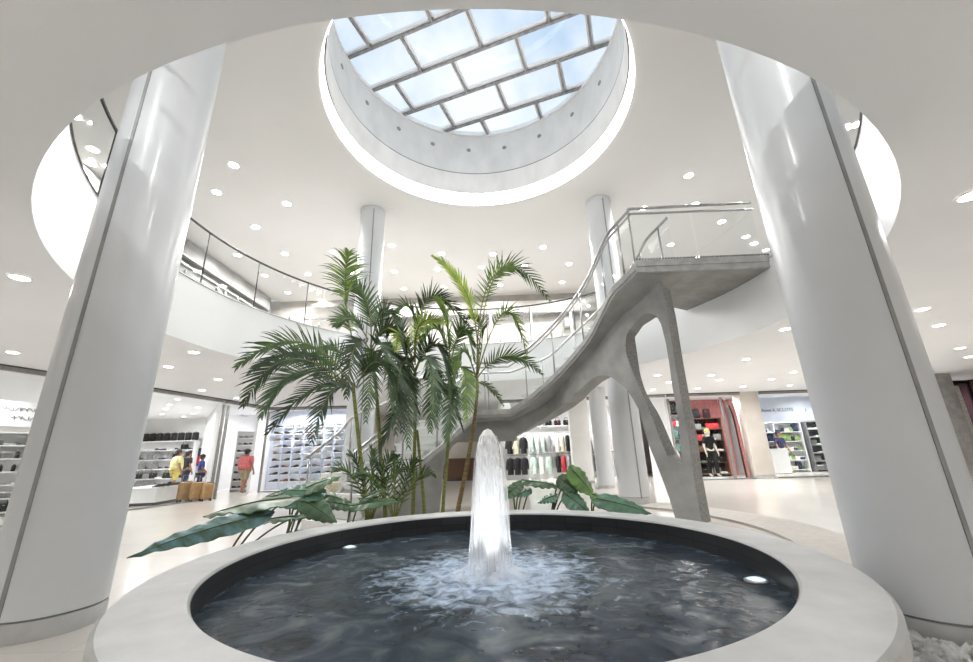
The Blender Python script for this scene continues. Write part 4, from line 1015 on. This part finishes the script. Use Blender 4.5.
NM = dict(shoe='shoe', handbag='handbag', carton='shoe box', bottle='bottle', folded='folded shirt', backpack='backpack')
CN = {'black': 'black', 'cloth_black': 'black', 'cloth_white': 'white', 'cloth_red': 'red', 'cloth_pink': 'pink', 'cloth_khaki': 'khaki', 'cloth_grey': 'grey', 'cloth_navy': 'navy', 'cloth_green': 'green', 'cloth_brown': 'brown', 'cloth_cream': 'cream', 'cloth_teal': 'teal', 'cloth_mint': 'mint', 'cloth_maroon': 'maroon', 'cloth_blue': 'blue', 'cloth_lemon': 'yellow', 'cloth_rose': 'rose'}
def stock(slot, ns, per, kinds, where, rz, group, rr, scale=1.):
    for k in range(ns):
        for j in range(per):
            kd, mt = kinds[rr.randrange(len(kinds))]
            place((kd, mt), MK[kd](mt), slot(k, (j+.5)/per), rz+rr.uniform(-.08, .08), '%s %s, %s from left, %s shelf up, %s' % (CN[mt], NM[kd], ORD[j], ORD[k], where), NM[kd], group, scale)
rr = random.Random(21)
# --- left shop: shelf unit, roll of bags, plinth with black shoes, suitcases
t, slot, ns = shelf_unit((-15.0, 12.78), 2.9, 2.15, .42, 5, 0, 'wide white shelf unit full of dark goods on the far wall of the left shop')
stock(slot, ns, 9, [('handbag', 'cloth_black'), ('shoe', 'black'), ('folded', 'cloth_navy'), ('handbag', 'cloth_grey'), ('folded', 'cloth_white')], 'the left shop unit', 0, 'goods in the left shop unit', rr)
for k in range(9):
    place(('backpack', 'cloth_black'), backpack('cloth_black'), (-16.3+.33*k, 12.72, 2.151), rr.uniform(-.15, .15), 'black backpack standing on top of the wide shelf unit, %s from the left' % ORD[k], 'backpack', 'backpacks on top of the unit', .85)
pl = thing('display_plinth', (-10.35, 6.75, 0), 'low white display plinth by the left shop glass, beside the suitcases', 'plinth')
MB().box((-10.35, 6.75, .26), (1.15, 2.1, .36), .16).build('body', 'white', pl); MB().box((-10.35, 6.75, .04), (1.05, 2.0, .08), .16).build('toe_kick', 'darksteel', pl); MB().rbox((-10.35, 6.75, .46), (1.2, 2.15, .04), .01, .16).build('top', 'white', pl)
for k in range(8):
    q = Vector((-9.98+.16, 5.86+.23*k, .48)); q.x -= .16*(k/8*2-1)*.9
    place(('shoe', 'black'), shoe('black'), q, 2.9+rr.uniform(-.2, .2), 'black shoe on the low white plinth, %s from its near end' % ORD[k], 'shoe', 'shoes on the plinth')
def suitcase():
    def parts():
        sh = MB().rbox((0, 0, .36), (.42, .24, .58), .09)
        ribs = MB()
        for k in range(5): ribs.box((-.13+.065*k, -.121, .36), (.02, .008, .44))
        seam = MB().rbox((0, .0, .36), (.428, .02, .588), .009)
        hd = MB().tube([(-.09, .07, .62), (-.09, .07, .86), (.09, .07, .86), (.09, .07, .62)], .011, 6)
        th = MB().tube([(-.06, 0, .64), (-.05, 0, .675), (.05, 0, .675), (.06, 0, .64)], .012, 6)
        out = [('shell', sh, 'tan'), ('ribs', ribs, 'tan'), ('zip_seam', seam, 'cloth_brown'), ('trolley_handle', hd, 'steel'), ('carry_handle', th, 'black')]
        for sx in (-1, 1):
            for sy in (-1, 1): out.append(('wheel', MB().tube([(sx*.14-.02, sy*.08, .04), (sx*.14+.02, sy*.08, .04)], .038, 12).box((sx*.14, sy*.08, .075), (.03, .04, .03)), 'black'))
        return out
    return mk('suitcase', parts)
for k, (q, sc, w) in enumerate((((182, 502), 0.9, 'leftmost and largest of the three'), ((195, 501.5), .86, 'middle one of the three'), ((208, 500.8), .8, 'rightmost and smallest of the three'))):
    g = G(*q, 0); g.x += .06-.05*k; g.y -= .05
    place('suitcase', suitcase(), (g.x, g.y, 0), 1.15-.15*k, 'tan hard suitcase by the left shop glass, '+w, 'suitcase', 'tan suitcases', sc)
pst = thing('poster', P(197, 459, 12.9), 'dark framed poster with a red patch on the left shop wall behind the shoppers', 'poster')
a = P(197, 457, 12.95); MB().box((a.x, a.y, a.z), (.95, .03, .8)).build('frame', 'cloth_black', pst); MB().box((a.x, a.y-.02, a.z+.22), (.9, .012, .3)).build('upper_print', 'cloth_navy', pst); MB().box((a.x-.1, a.y-.02, a.z-.15), (.5, .012, .36)).build('red_print', 'cloth_red', pst)
# --- nearest left shop bay: white shelving with small dark goods and a white sign board
t, slot, ns = shelf_unit((-12.35, 3.35), 3.0, 2.0, .4, 6, 1.25, 'white shelf unit with rows of small goods at the far left edge')
stock(slot, ns, 12, [('handbag', 'cloth_black'), ('shoe', 'black'), ('bottle', 'cloth_grey'), ('shoe', 'cloth_grey'), ('folded', 'cloth_white'), ('carton', 'cloth_grey'), ('bottle', 'cloth_black')], 'the far left white unit', 1.25, 'goods in the far left white unit', rr, .85)
t, slot, ns = shelf_unit((-11.3, 5.0), .95, 2.0, .4, 6, 1.0, 'narrow white shelf unit of dark goods beside the left front column')
stock(slot, ns, 3, [('shoe', 'black'), ('carton', 'cloth_black'), ('bottle', 'cloth_grey'), ('folded', 'cloth_white')], 'narrow unit by left column', 1.0, 'goods in the narrow white unit', rr)
sb = thing('sign_board', (-12.2, 3.6, 2.1), 'white sign board with thin grey script above the far left shelves', 'sign')
c = Vector((-12.15, 3.6, 2.45)); e = Vector((math.cos(1.25), math.sin(1.25), 0)); nn = Vector((e.y, -e.x, 0))
MB().box(c, (3.4, .05, .62), 1.25).build('board', 'white', sb)
wr = MB(); rq = random.Random(3)
for x0, x1, z in ((-.9, -.1, .1), (.15, 1.2, -.1), (-.2, .9, .12)):
    pts = []
    for k in range(40): u = k/39; pts.append(c+nn*.03+e*(x0+(x1-x0)*u+.03*math.sin(k*1.3))+Vector((0, 0, z+.05*math.sin(k*1.7+.5*math.sin(k)))))
    wr.tube(pts, .009, 5)
wr.build('script', 'grey', sb)
pp = thing('picture_box', (-11.9, 4.6, 2.3), 'dark square decoration standing above the shelves near the left column', 'decoration')
MB().box((-11.75, 4.5, 2.48), (.62, .06, .56), 1.25).build('frame', 'cloth_grey', pp)
MB().box((-11.70, 4.485, 2.48), (.34, .03, .3), 1.25).build('picture', 'cloth_cream', pp)
for k in range(6): 
    a = k*1.05; MB().sphere((-11.69+.02, 4.47+.24*math.cos(a), 2.48+.22*math.sin(a)), (.05, .09, .08), 8, 5).build('dark_rosette', 'cloth_black', pp)
# --- entrance shop
t, slot, ns = shelf_unit((-10.15, 10.9), .8, 2.35, .35, 8, .62, 'tall slim white shelf tower of dark shoes left of the person in pink')
stock(slot, ns, 3, [('shoe', 'black'), ('shoe', 'cloth_grey')], 'the slim tower by the person in pink', .62, 'shoes in the slim tower', rr)
q = P(246, 411, 11.6); bs = thing('bust_form', q, 'black dress form bust on a high white shelf above the person in pink', 'mannequin')
MB().lathe([(.001, .01), (.14, .01), (.16, .15), (.21, .38), (.19, .52), (.07, .6), (.06, .66), (.001, .68)], q, 20).build('torso', 'cloth_black', bs, smooth='all'); MB().box((q.x-.2, q.y, q.z+.14), (.35, .25, .12)).build('draped_bag', 'cloth_black', bs)
sl = thing('wall_shelf', q, 'high white wall shelf holding the black bust form', 'shelf'); MB().box((q.x, q.y+.35, q.z-.02), (1.0, .9, .04)).build('board', 'white', sl)
for s in (-.35, .35): MB().box((q.x+s, q.y+.5, q.z-.12), (.03, .55, .16)).build('bracket', 'white', sl)
# --- the lit wall of shoes behind the palms
NC = 7
for c in range(NC):
    x = -8.92+.43*c
    pn = thing('shoe_slatwall', (x, 11.06, 0), 'cool white slatted display panel for shoes, %s from the left on the shoe wall' % ORD[c], 'display wall', 'panels of the shoe wall')
    MB().box((x, 11.06, 1.31), (.34, .05, 2.62)).build('panel', 'bluewhite', pn)
    for r_ in range(9):
        z = .3+.27*r_
        MB().box((x, 10.985, z-.012), (.26, .11, .014)).build('ledge', 'white', pn)
    for r_ in range(9):
        z = .3+.27*r_; mt = rr.choice(['black', 'black', 'cloth_black', 'cloth_grey', 'cloth_navy', 'cloth_brown'])
        place(('shoe', mt), shoe(mt), (x+rr.uniform(-.03, .03), 10.985, z-.004), rr.choice((0, PI))+rr.uniform(-.35, .35), '%s shoe, %s column from left, %s row from below, lit shoe wall' % (CN[mt], ORD[c], ORD[r_]), 'shoe', 'shoes on the lit wall', 1.25)
bn = thing('bench', (-5.9, 9.2, 0), 'pale stepped bench by the foot of the left rear column', 'bench')
MB().rbox((-5.75, 9.3, .16), (1.3, .6, .32), .02).build('seat', 'cloth_cream', bn); MB().rbox((-5.75, 9.62, .32), (1.3, .24, .64), .02).build('back', 'white', bn)
cb = thing('cabinet', (-1.5, 13.5, 0), 'low rust brown cabinet far behind the right palms', 'cabinet')
MB().rbox((-1.3, 13.55, .55), (1.9, .5, .9), .02).build('body', 'cloth_brown', cb); MB().box((-1.3, 13.55, .05), (1.8, .45, .1)).build('plinth', 'darksteel', cb)
for s in (-.62, 0, .62): MB().box((-1.3+s, 13.29, .55), (.58, .02, .82)).build('door', 'cloth_brown', cb)

# --- centre clothes shop
def rack(x0, x1, y, z, label):
    t = thing('clothes_rail', ((x0+x1)/2, y, 0), label, 'clothes rail', 'rails in the centre shop')
    MB().tube([(x0, y, z), (x1, y, z)], .014, 8).build('bar', 'steel', t, smooth='all')
    for x in (x0+.03, x1-.03): MB().tube([(x, y, z), (x, 13.12, z)], .012, 6).build('bracket', 'steel', t, smooth='all')
def hang(x, y, z, mt, rz, label, group, sl=True, lg=.72, nm='hanging_shirt'):
    place((nm, mt, sl, lg), garment(mt, lg, sl, nm), (x, y, z-.11), rz, label, 'garment', group)
RK = [(.75, 1.7, 1.95, 'upper clothes rail nearest the water jet', [('cloth_black', 1), ('cloth_cream', 1), ('cloth_black', 1)]), (.75, 1.7, 1.05, 'lower clothes rail nearest the water jet', [('cloth_black', 1), ('cloth_black', 1), ('cloth_black', 1)]),
      (1.8, 2.85, 2.0, 'upper rail of pale clothes, centre shop', [('cloth_mint', 1), ('cloth_white', 1), ('cloth_mint', 1), ('cloth_grey', 1)]), (1.8, 2.85, 1.08, 'lower rail of pale clothes, centre shop', [('cloth_mint', 1), ('cloth_white', 0), ('cloth_mint', 1)]),
      (2.95, 3.95, 2.0, 'upper rail left of the pale square pillar', [('cloth_white', 1), ('cloth_cream', 1), ('cloth_black', 1), ('cloth_black', 1)]), (2.95, 3.95, 1.1, 'lower rail left of the pale square pillar', [('cloth_black', 1), ('cloth_red', 1), ('cloth_grey', 1), ('cloth_black', 1)]),
      (4.1, 5.2, 2.0, 'upper rail seen between the pillars', [('cloth_navy', 1), ('cloth_maroon', 1), ('cloth_white', 1), ('cloth_black', 1)]), (4.1, 5.2, 1.1, 'lower rail seen between the pillars', [('cloth_black', 1), ('cloth_brown', 1), ('cloth_navy', 1), ('cloth_white', 1)]),
      (5.35, 6.6, 2.0, 'upper rail right of the rear column', [('cloth_white', 1), ('cloth_pink', 1), ('cloth_white', 1), ('cloth_black', 1)]), (5.35, 6.6, 1.1, 'lower rail right of the rear column', [('cloth_white', 1), ('cloth_black', 1), ('cloth_white', 1), ('cloth_grey', 1)])]
for x0, x1, z, lb, gs in RK:
    yy = 12.72; rack(x0, x1, yy, z, lb)
    for k, (mt, s) in enumerate(gs):
        x = x0+(x1-x0)*(k+.5)/len(gs)
        hang(x, yy, z, mt, (1.2 if len(gs) > 3 else .95), '%s shirt, %s from left on the %s' % (CN[mt], ORD[k], lb), 'clothes in the centre shop', bool(s))
sh = thing('wall_shelf', (3.4, 12.9, 2.3), 'high white shelf above the rails in the centre shop', 'shelf'); MB().box((2.4, 12.95, 2.32), (3.2, .38, .03)).build('board', 'white', sh)
for x in (1., 2.4, 3.8): MB().box((x, 13.0, 2.26), (.03, .28, .1)).build('bracket', 'white', sh)
for k, mt in enumerate(['cloth_black', 'cloth_red', 'cloth_black', 'cloth_grey', 'cloth_black', 'cloth_maroon', 'cloth_black']):
    place(('handbag', mt), handbag(mt), (1.1+.42*k, 12.9, 2.336), rr.uniform(-.2, .2), '%s handbag on the high shelf of the centre shop, %s from the left' % (CN[mt], ORD[k]), 'handbag', 'handbags on the high shelf')
# --- the shop glimpsed through the hole of the split support
q = P(672, 402, 11.3); hs = thing('wall_shelf', (7.6, 11.3, 2.6), 'dark high shelf seen through the gap of the split support', 'shelf')
MB().box((7.75, 11.3, 2.62), (1.3, .5, .05)).build('board', 'cloth_black', hs); MB().box((7.75, 11.5, 2.85), (1.3, .05, .5)).build('back_board', 'cloth_black', hs)
for k in range(4): place(('handbag', 'cloth_grey' if k % 2 else 'cloth_black'), handbag('cloth_grey' if k % 2 else 'cloth_black'), (7.3+.3*k, 11.22, 2.646), .1, '%s handbag on the dark high shelf behind the split support, %s from the left' % ('grey' if k % 2 else 'black', ORD[k]), 'handbag', 'bags on the dark shelf')
wp = thing('wall_panel', (7.6, 11.5, 1.4), 'white lit wall panel with a small green mark behind the split support', 'panel'); MB().box((7.75, 11.48, 1.85), (1.4, .05, 1.45)).build('panel', 'white', wp); MB().box((7.9, 11.44, 2.2), (.4, .02, .16)).build('green_mark', mat('green_mark', (120, 200, 130), .5), wp)
# --- red shop
t, slot, ns = shelf_unit((9.25, 11.25), 1.15, 2.35, .45, 5, -.12, 'dark shelf unit of bags in the red shop, right of the mannequin', 'cloth_brown', 'cloth_maroon')
stock(slot, ns, 4, [('handbag', 'cloth_brown'), ('handbag', 'cloth_red'), ('handbag', 'cloth_grey'), ('folded', 'cloth_teal'), ('handbag', 'cloth_black'), ('folded', 'cloth_white')], 'the red shop unit', -.12, 'bags in the red shop unit', rr)
t, slot, ns = shelf_unit((8.0, 11.3), 1.15, 2.5, .4, 4, -.05, 'dark shelf unit behind the black dressed mannequin in the red shop', 'cloth_grey', 'cloth_rose', zs=[.4, .95, 1.5, 2.05])
stock(slot, ns, 4, [('handbag', 'cloth_black'), ('handbag', 'cloth_white'), ('handbag', 'cloth_red'), ('backpack', 'cloth_teal')], 'the unit behind the mannequin', -.05, 'bags behind the mannequin', rr, .9)
for k, (x, mt) in enumerate(((8.42, 'cloth_white'), (8.9, 'cloth_black'), (9.35, 'cloth_maroon'))):
    place(('backpack', mt), backpack(mt), (x, 11.22, 2.502 if x < 8.55 else 2.352), .1*k, '%s backpack on top of the red shop units, %s from the left' % (CN[mt], ORD[k]), 'backpack', 'backpacks on the red shop units', .95)
gar = thing('red_garland', (9.6, 9.45, 0), 'red padded strip arching down beside the beige pillar in the red shop', 'garland')
gp = [Vector((9.05, 9.62, 2.85)), Vector((9.35, 9.6, 2.86)), Vector((9.52, 9.58, 2.7)), Vector((9.58, 9.56, 2.2)), Vector((9.6, 9.55, 1.2)), Vector((9.62, 9.55, .03))]
MB().tube(catmull(gp, 10), .065, 10).build('roll', 'cloth_rose', gar, smooth='all'); MB().tube([q+Vector((-.08, -.0, 0)) for q in catmull(gp[2:], 8)], .03, 8).build('inner_cord', 'cloth_maroon', gar, smooth='all')
# --- bright shop on the right
M['sign_ink'] = mat('faint_grey_sign_ink', (146, 150, 158), .6)
sg = thing('shop_sign', (13.8, 11.2, 2.3), 'white sign board with faint grey lettering high in the bright right shop', 'sign')
a, b = P(757, 397, 11.0), P(828, 420, 11.0); MB().box(((a.x+b.x)/2+.2, 11.05, (a.z+b.z)/2), (b.x-a.x+.9, .06, a.z-b.z-.05)).build('board', 'bluewhite', sg)
def text(s, loc, size, mt, parent, rz=0):
    cu = bpy.data.curves.new('lettering', 'FONT'); cu.body = s; cu.size = size; cu.extrude = .008; cu.align_x = 'CENTER'; ob = bpy.data.objects.new('tmp', cu); COL.objects.link(ob)
    bpy.context.view_layer.update(); me = bpy.data.meshes.new_from_object(ob.evaluated_get(bpy.context.evaluated_depsgraph_get())); bpy.data.objects.remove(ob)
    Rm = Matrix.Translation(Vector(loc)-parent.location) @ Matrix.Rotation(rz, 4, 'Z') @ Matrix.Rotation(PI/2, 4, 'X'); me.transform(Rm)
    o = bpy.data.objects.new('lettering', me); COL.objects.link(o); me.materials.clear(); me.materials.append(M[mt]); o.parent = parent; return o
q = P(778, 411.5, 11.0); text('Remi K SCLOTE', (q.x, 11.005, q.z), .2, 'sign_ink', sg)
q = P(806, 411.5, 11.0); text('1', (q.x, 11.005, q.z), .2, 'sign_ink', sg)
for x, lb in ((12.0, 'leftmost of three white bays in the bright right shop'), (13.2, 'middle of three white bays in the bright right shop')):
    t, slot, ns = shelf_unit((x+.35, 12.6), 1.12, 2.15, .4, 5, -.15, 'shelf unit, '+lb)
    stock(slot, ns, 5, [('backpack', 'cloth_green'), ('bottle', 'cloth_green'), ('carton', 'cloth_navy'), ('handbag', 'cloth_black'), ('carton', 'cloth_cream'), ('handbag', 'cloth_green'), ('backpack', 'cloth_navy'), ('folded', 'cloth_white')], lb.split()[0]+' bay, bright right shop', -.15, 'goods in the bright shop bays', rr, .8)
t, slot, ns = shelf_unit((14.9, 12.3), 1.25, 2.15, .45, 6, -.2, 'dark shelf unit, rightmost of three bays in the bright right shop', 'cloth_grey', 'darksteel')
stock(slot, ns, 5, [('handbag', 'cloth_grey'), ('folded', 'cloth_white'), ('carton', 'cloth_grey'), ('shoe', 'black'), ('folded', 'cloth_mint')], 'dark bay, bright right shop', -.2, 'goods in the dark bay', rr, .9)
ct = thing('counter', (12.35, 11.7, 0), 'cream counter block in front of the leftmost bay of the bright shop', 'counter'); MB().rbox((12.25, 11.7, .5), (.75, .5, .96), .015).build('body', 'wall', ct); MB().box((12.25, 11.7, .02), (.72, .46, .04)).build('plinth', 'black', ct); MB().rbox((12.25, 11.7, 1.0), (.8, .55, .04), .01).build('top', 'white', ct)
# --- far right shop edge
fr = thing('display_window', (15.3, 6.6, 0), 'black framed display window with pale drapes at the far right edge', 'display window')
for k in range(2): MB().box((14.86+.72*k, 6.75-.1*k, 1.45), (.06, .06, 2.9)).build('frame_post', 'black', fr)
MB().box((15.25, 6.7, 2.95), (.9, .08, .1)).build('frame_top', 'black', fr); MB().box((15.22, 6.85, 1.75), (.5, .05, 2.2)).build('pale_drape', 'cloth_white', fr); MB().rbox((15.4, 6.5, .42), (.9, .4, .84), .02).build('dark_base', 'cloth_black', fr)

# ================================================================== people and mannequins
def skin_mesh(name, verts, edges, mt, parent, sub=2):
    me = bpy.data.meshes.new(name); bm = bmesh.new(); lay = bm.verts.layers.skin.verify(); bv = []
    for i, (co, r) in enumerate(verts):
        v = bm.verts.new(co); v[lay].radius = (r, r) if not isinstance(r, tuple) else r; v[lay].use_root = (i == 0); bv.append(v)
    for a, b in edges: bm.edges.new((bv[a], bv[b]))
    bm.to_mesh(me); bm.free(); o = bpy.data.objects.new(name, me); COL.objects.link(o)
    s = o.modifiers.new('skin', 'SKIN'); s.use_smooth_shade = True; ss = o.modifiers.new('sub', 'SUBSURF'); ss.levels = sub; ss.render_levels = sub
    bpy.context.view_layer.update(); m2 = bpy.data.meshes.new_from_object(o.evaluated_get(bpy.context.evaluated_depsgraph_get()))
    o.modifiers.clear(); o.data = m2; m2.materials.clear(); m2.materials.append(M[mt]); o.parent = parent; m2.polygons.foreach_set('use_smooth', [True]*len(m2.polygons)); return o
def figure(loc, rz, hgt, label, shirt, lower, skin='skin', hair='hair', bulk=1., shorts=True, arm=0., name='person', stride=.05, cat='person'):
    t = thing(name, loc, label, cat, None, rz); t.scale = (hgt/1.7,)*3
    b = bulk; bl = min(b, 1.12)
    b_ = min(b, 1.3); V = [((0, 0, .95), (.13*b_, .10*b_)), ((0, .005, 1.12), (.125*b_, .095*b_)), ((0, 0, 1.30), (.15*b_, .10*b_)), ((0, .01, 1.42), (.085, .07)), ((0, 0, 1.49), .052), ((0, -.01, 1.56), .075), ((0, -.005, 1.635), .085), ((0, .0, 1.68), .05),
         ((0, -.095, 1.575), .018)]
    E = [(0, 1), (1, 2), (2, 3), (3, 4), (4, 5), (5, 6), (6, 7), (5, 8)]
    def add(co, r, j): V.append((co, r)); E.append((j, len(V)-1)); return len(V)-1
    ears = []
    for s in (-1, 1):
        add((s*.09, 0, 1.57), .016, 5)
        sh_ = add((s*.17*b**.5, .005, 1.38), .06, 2); el = add((s*(.225*b**.45), .03-arm*.1, 1.12), .043, sh_); wr_ = add((s*.245*b**.4, -.06-arm*.25, .90+arm*.18), .028, el)
        pm = add((s*.245*b**.4, -.085-arm*.3, .83+arm*.2), .03, wr_)
        for f_, (dx, dl) in enumerate(((-.028, .068), (-.010, .08), (.009, .076), (.027, .06))):
            k1 = add((s*.245*b**.4+dx*.35, -.095-arm*.33+dx, .80+arm*.2), .009, pm); add((s*.24*b**.4+dx*.35, -.085-arm*.36+dx, .80-dl+arm*.18), .008, k1)
        add((s*.215*b**.4, -.12-arm*.33, .80+arm*.2), .010, pm)
        hp = add((s*.095*bl**.5, 0, .88), .10*bl, 0); kn = add((s*.10, -.02-s*stride, .49), .058, hp); an = add((s*.10, .03-s*stride*1.6, .10), .038, kn); add((s*.115, -.11-s*stride*1.6, .045), .035, an)
    body = skin_mesh('body', V, E, skin, t)
    # clothes: shells a little larger than the body, ending at sleeves, waist and hem
    q = .022
    cv_ = [((0, 0, .90), (.135*b+q, .11*b+q)), ((0, .005, 1.12), (.13*b+q, .10*b+q)), ((0, 0, 1.30), (.15*b+q, .10*b+q)), ((0, .01, 1.42), (.085+q, .07+q))]; ce = [(0, 1), (1, 2), (2, 3)]
    for s in (-1, 1):
        cv_.append(((s*.17*b**.5, .005, 1.38), .06+q)); ce.append((2, len(cv_)-1)); cv_.append(((s*(.222*b**.45), .02-arm*.07, 1.17), .05+q)); ce.append((len(cv_)-2, len(cv_)-1))
    skin_mesh('shirt', cv_, ce, shirt, t)
    cl = [((0, 0, .93), (.13*bl+.015, .10*bl+.015))]; le = []
    for s in (-1, 1):
        cl.append(((s*.095*bl**.5, 0, .86), .10*bl+.012)); le.append((0, len(cl)-1))
        cl.append(((s*.10, -.02-s*stride*.95, .52), .075+.014)); le.append((len(cl)-2, len(cl)-1))
        if not shorts: cl.append(((s*.10, .03-s*stride*1.55, .12), .045+.012)); le.append((len(cl)-2, len(cl)-1))
    skin_mesh('shorts' if shorts else 'trousers', cl, le, lower, t)
    if hair:
        hm = MB().sphere((0, .012, 1.645), (.10, .108, .085), 14, 8); hm.sphere((0, .05, 1.58), (.088, .06, .08), 12, 7); hm.build('hair', hair, t, smooth='all') if False else None
        me = hm.mesh('hair', Vector((0, 0, 0)), 'all'); o = bpy.data.objects.new('hair', me); COL.objects.link(o); me.materials.append(M[hair]); o.parent = t
    for s in (-1, 1):
        if not shorts: continue
        mb = MB().rbox((s*.115, -.045-s*stride*1.6, .04), (.10, .27, .08), .03); me = mb.mesh('shoe'); o = bpy.data.objects.new('shoe', me); COL.objects.link(o); me.materials.append(M['cloth_white']); o.parent = t
    return t
M['mannequin'] = mat('pale_mannequin_plastic', (222, 214, 200), .4)
g = G(241.7, 495, 0); figure((g.x, g.y, 0), PI*.92, 1.56, 'person in a loose pink shirt and khaki shorts standing in the shop entrance', 'cloth_pink', 'cloth_khaki', bulk=2.2)
g = P(176, 470, 9.6); figure((g.x, g.y, 0), PI-.6, 1.64, 'person in a pale yellow shirt and yellow shorts seen from behind in the left shop', 'cloth_yellow', 'cloth_lemon', bulk=2.1)
g = P(186, 470, 10.4); figure((g.x, g.y, 0), PI-.3, 1.6, 'person in dark clothes partly hidden behind the one in yellow', 'cloth_black', 'cloth_navy', bulk=1., shorts=False)
g = P(201, 470, 8.9); figure((g.x, g.y, 0), PI-.8, 1.42, 'person in a blue shirt standing behind the suitcases', 'cloth_blue', 'cloth_navy', bulk=1.1, shorts=False, arm=.4)
figure((8.48, 9.75, .05), .1, 1.78, 'mannequin in a black overall with a yellow cap in the red shop window', 'cloth_black', 'cloth_black', skin='mannequin', hair='cloth_lemon', bulk=.85, shorts=False, name='mannequin', cat='mannequin')
st_ = thing('mannequin_stand', (8.48, 9.75, 0), 'low white base under the black dressed mannequin', 'stand'); MB().rbox((8.48, 9.75, .025), (.7, .55, .05), .01).build('plate', 'white', st_); MB().tube([(8.48, 9.87, .05), (8.48, 9.87, .5)], .012, 8).build('rod', 'steel', st_)
g = P(672, 450, 10.5); figure((g.x, g.y, 0), .4, 1.8, 'slim mannequin in black seen through the gap of the split support', 'cloth_black', 'cloth_black', skin='mannequin', hair='cloth_brown', bulk=.75, shorts=False, name='mannequin', cat='mannequin')
g = P(783, 455, 12.2); figure((g.x, g.y, 0), .2, 1.75, 'person in dark navy clothes standing between the bays of the bright shop', 'cloth_navy', 'cloth_black', bulk=.95, shorts=False, arm=.3)

# ================================================================== upper floor shop frames
uf = thing('glazed_partition', (-9.2, 4, 4.3), 'glazed partition with a grey double beam along the left wall of the upper floor', 'partition')
zb = 6.95
for z in (zb, zb+.28): MB().box((-9.2, 3.2, z), (.12, 12.6, .07)).build('beam', 'greyframe', uf)
for y in (-2.8, .4, 3.6, 6.6, 9.3): MB().box((-9.2, y, 5.6), (.09, .09, 2.6)).build('post', 'greyframe', uf)
MB().box((-9.2, 3.2, 5.62), (.012, 12.4, 2.6)).build('glass_pane', 'glass', uf)
MB().box((-9.2, 3.2, 7.5), (.06, 12.6, .5)).build('bulkhead', 'grey_panel', uf)
ub = thing('upper_shop_front', (1.5, 9.7, 4.3), 'pale shop front with grey frames on the far wall of the upper floor', 'shop front')
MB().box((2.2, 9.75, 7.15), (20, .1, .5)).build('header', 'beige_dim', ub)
for x in (-7.5, -5, -2.5, .2, 1.9, 3.6, 6.2, 8.8): MB().box((x, 9.75, 5.6), (.1, .08, 2.6)).build('post', 'white', ub)
MB().box((2.2, 9.72, 6.87), (20, .08, .06)).build('rail', 'greyframe', ub)
q = P(569, 322, 9.85); pc = thing('wall_frame', q, 'small dark square frame on the upper back wall, seen above the stair steps', 'frame')
MB().box((q.x, 9.86, q.z), (.5, .04, .5)).build('frame', 'greyframe', pc); MB().box((q.x, 9.83, q.z), (.32, .03, .32)).build('picture', 'cloth_white', pc)

# ================================================================== sky and exposure
wd = bpy.data.worlds.new('sky'); scn.world = wd; wd.use_nodes = True; nt = wd.node_tree; bg = nt.nodes['Background']
tc = nt.nodes.new('ShaderNodeTexCoord'); mp = nt.nodes.new('ShaderNodeMapping'); mp.inputs['Scale'].default_value = (3.2, 3.2, 1.5)
nz_ = nt.nodes.new('ShaderNodeTexNoise'); nz_.inputs['Scale'].default_value = 1.5; nz_.inputs['Detail'].default_value = 7; nz_.inputs['Roughness'].default_value = .5
rp_ = nt.nodes.new('ShaderNodeValToRGB'); e = rp_.color_ramp.elements; e[0].position = .34; e[0].color = (*lin((186, 209, 234)), 1); e[1].position = .58; e[1].color = (*lin((248, 250, 253)), 1)
nt.links.new(tc.outputs['Generated'], mp.inputs[0]); nt.links.new(mp.outputs[0], nz_.inputs['Vector']); nt.links.new(nz_.outputs['Fac'], rp_.inputs[0]); nt.links.new(rp_.outputs[0], bg.inputs['Color'])
bg.inputs['Strength'].default_value = .76
vs_ = scn.view_settings; vs_.view_transform = 'Standard'; vs_.look = 'None'; vs_.gamma = 1; vs_.use_curve_mapping = False; vs_.exposure = 0.62
cy_ = scn.cycles
cy_.max_bounces = 10; cy_.diffuse_bounces = 6; cy_.glossy_bounces = 4; cy_.transparent_max_bounces = 24; cy_.transmission_bounces = 4
cy_.use_denoising = True; cy_.sample_clamp_indirect = 6; cy_.caustics_reflective = False; cy_.caustics_refractive = False
try: cy_.use_light_tree = True
except Exception: pass
for nm_, p_ in list(PROTO.items()):
    pass
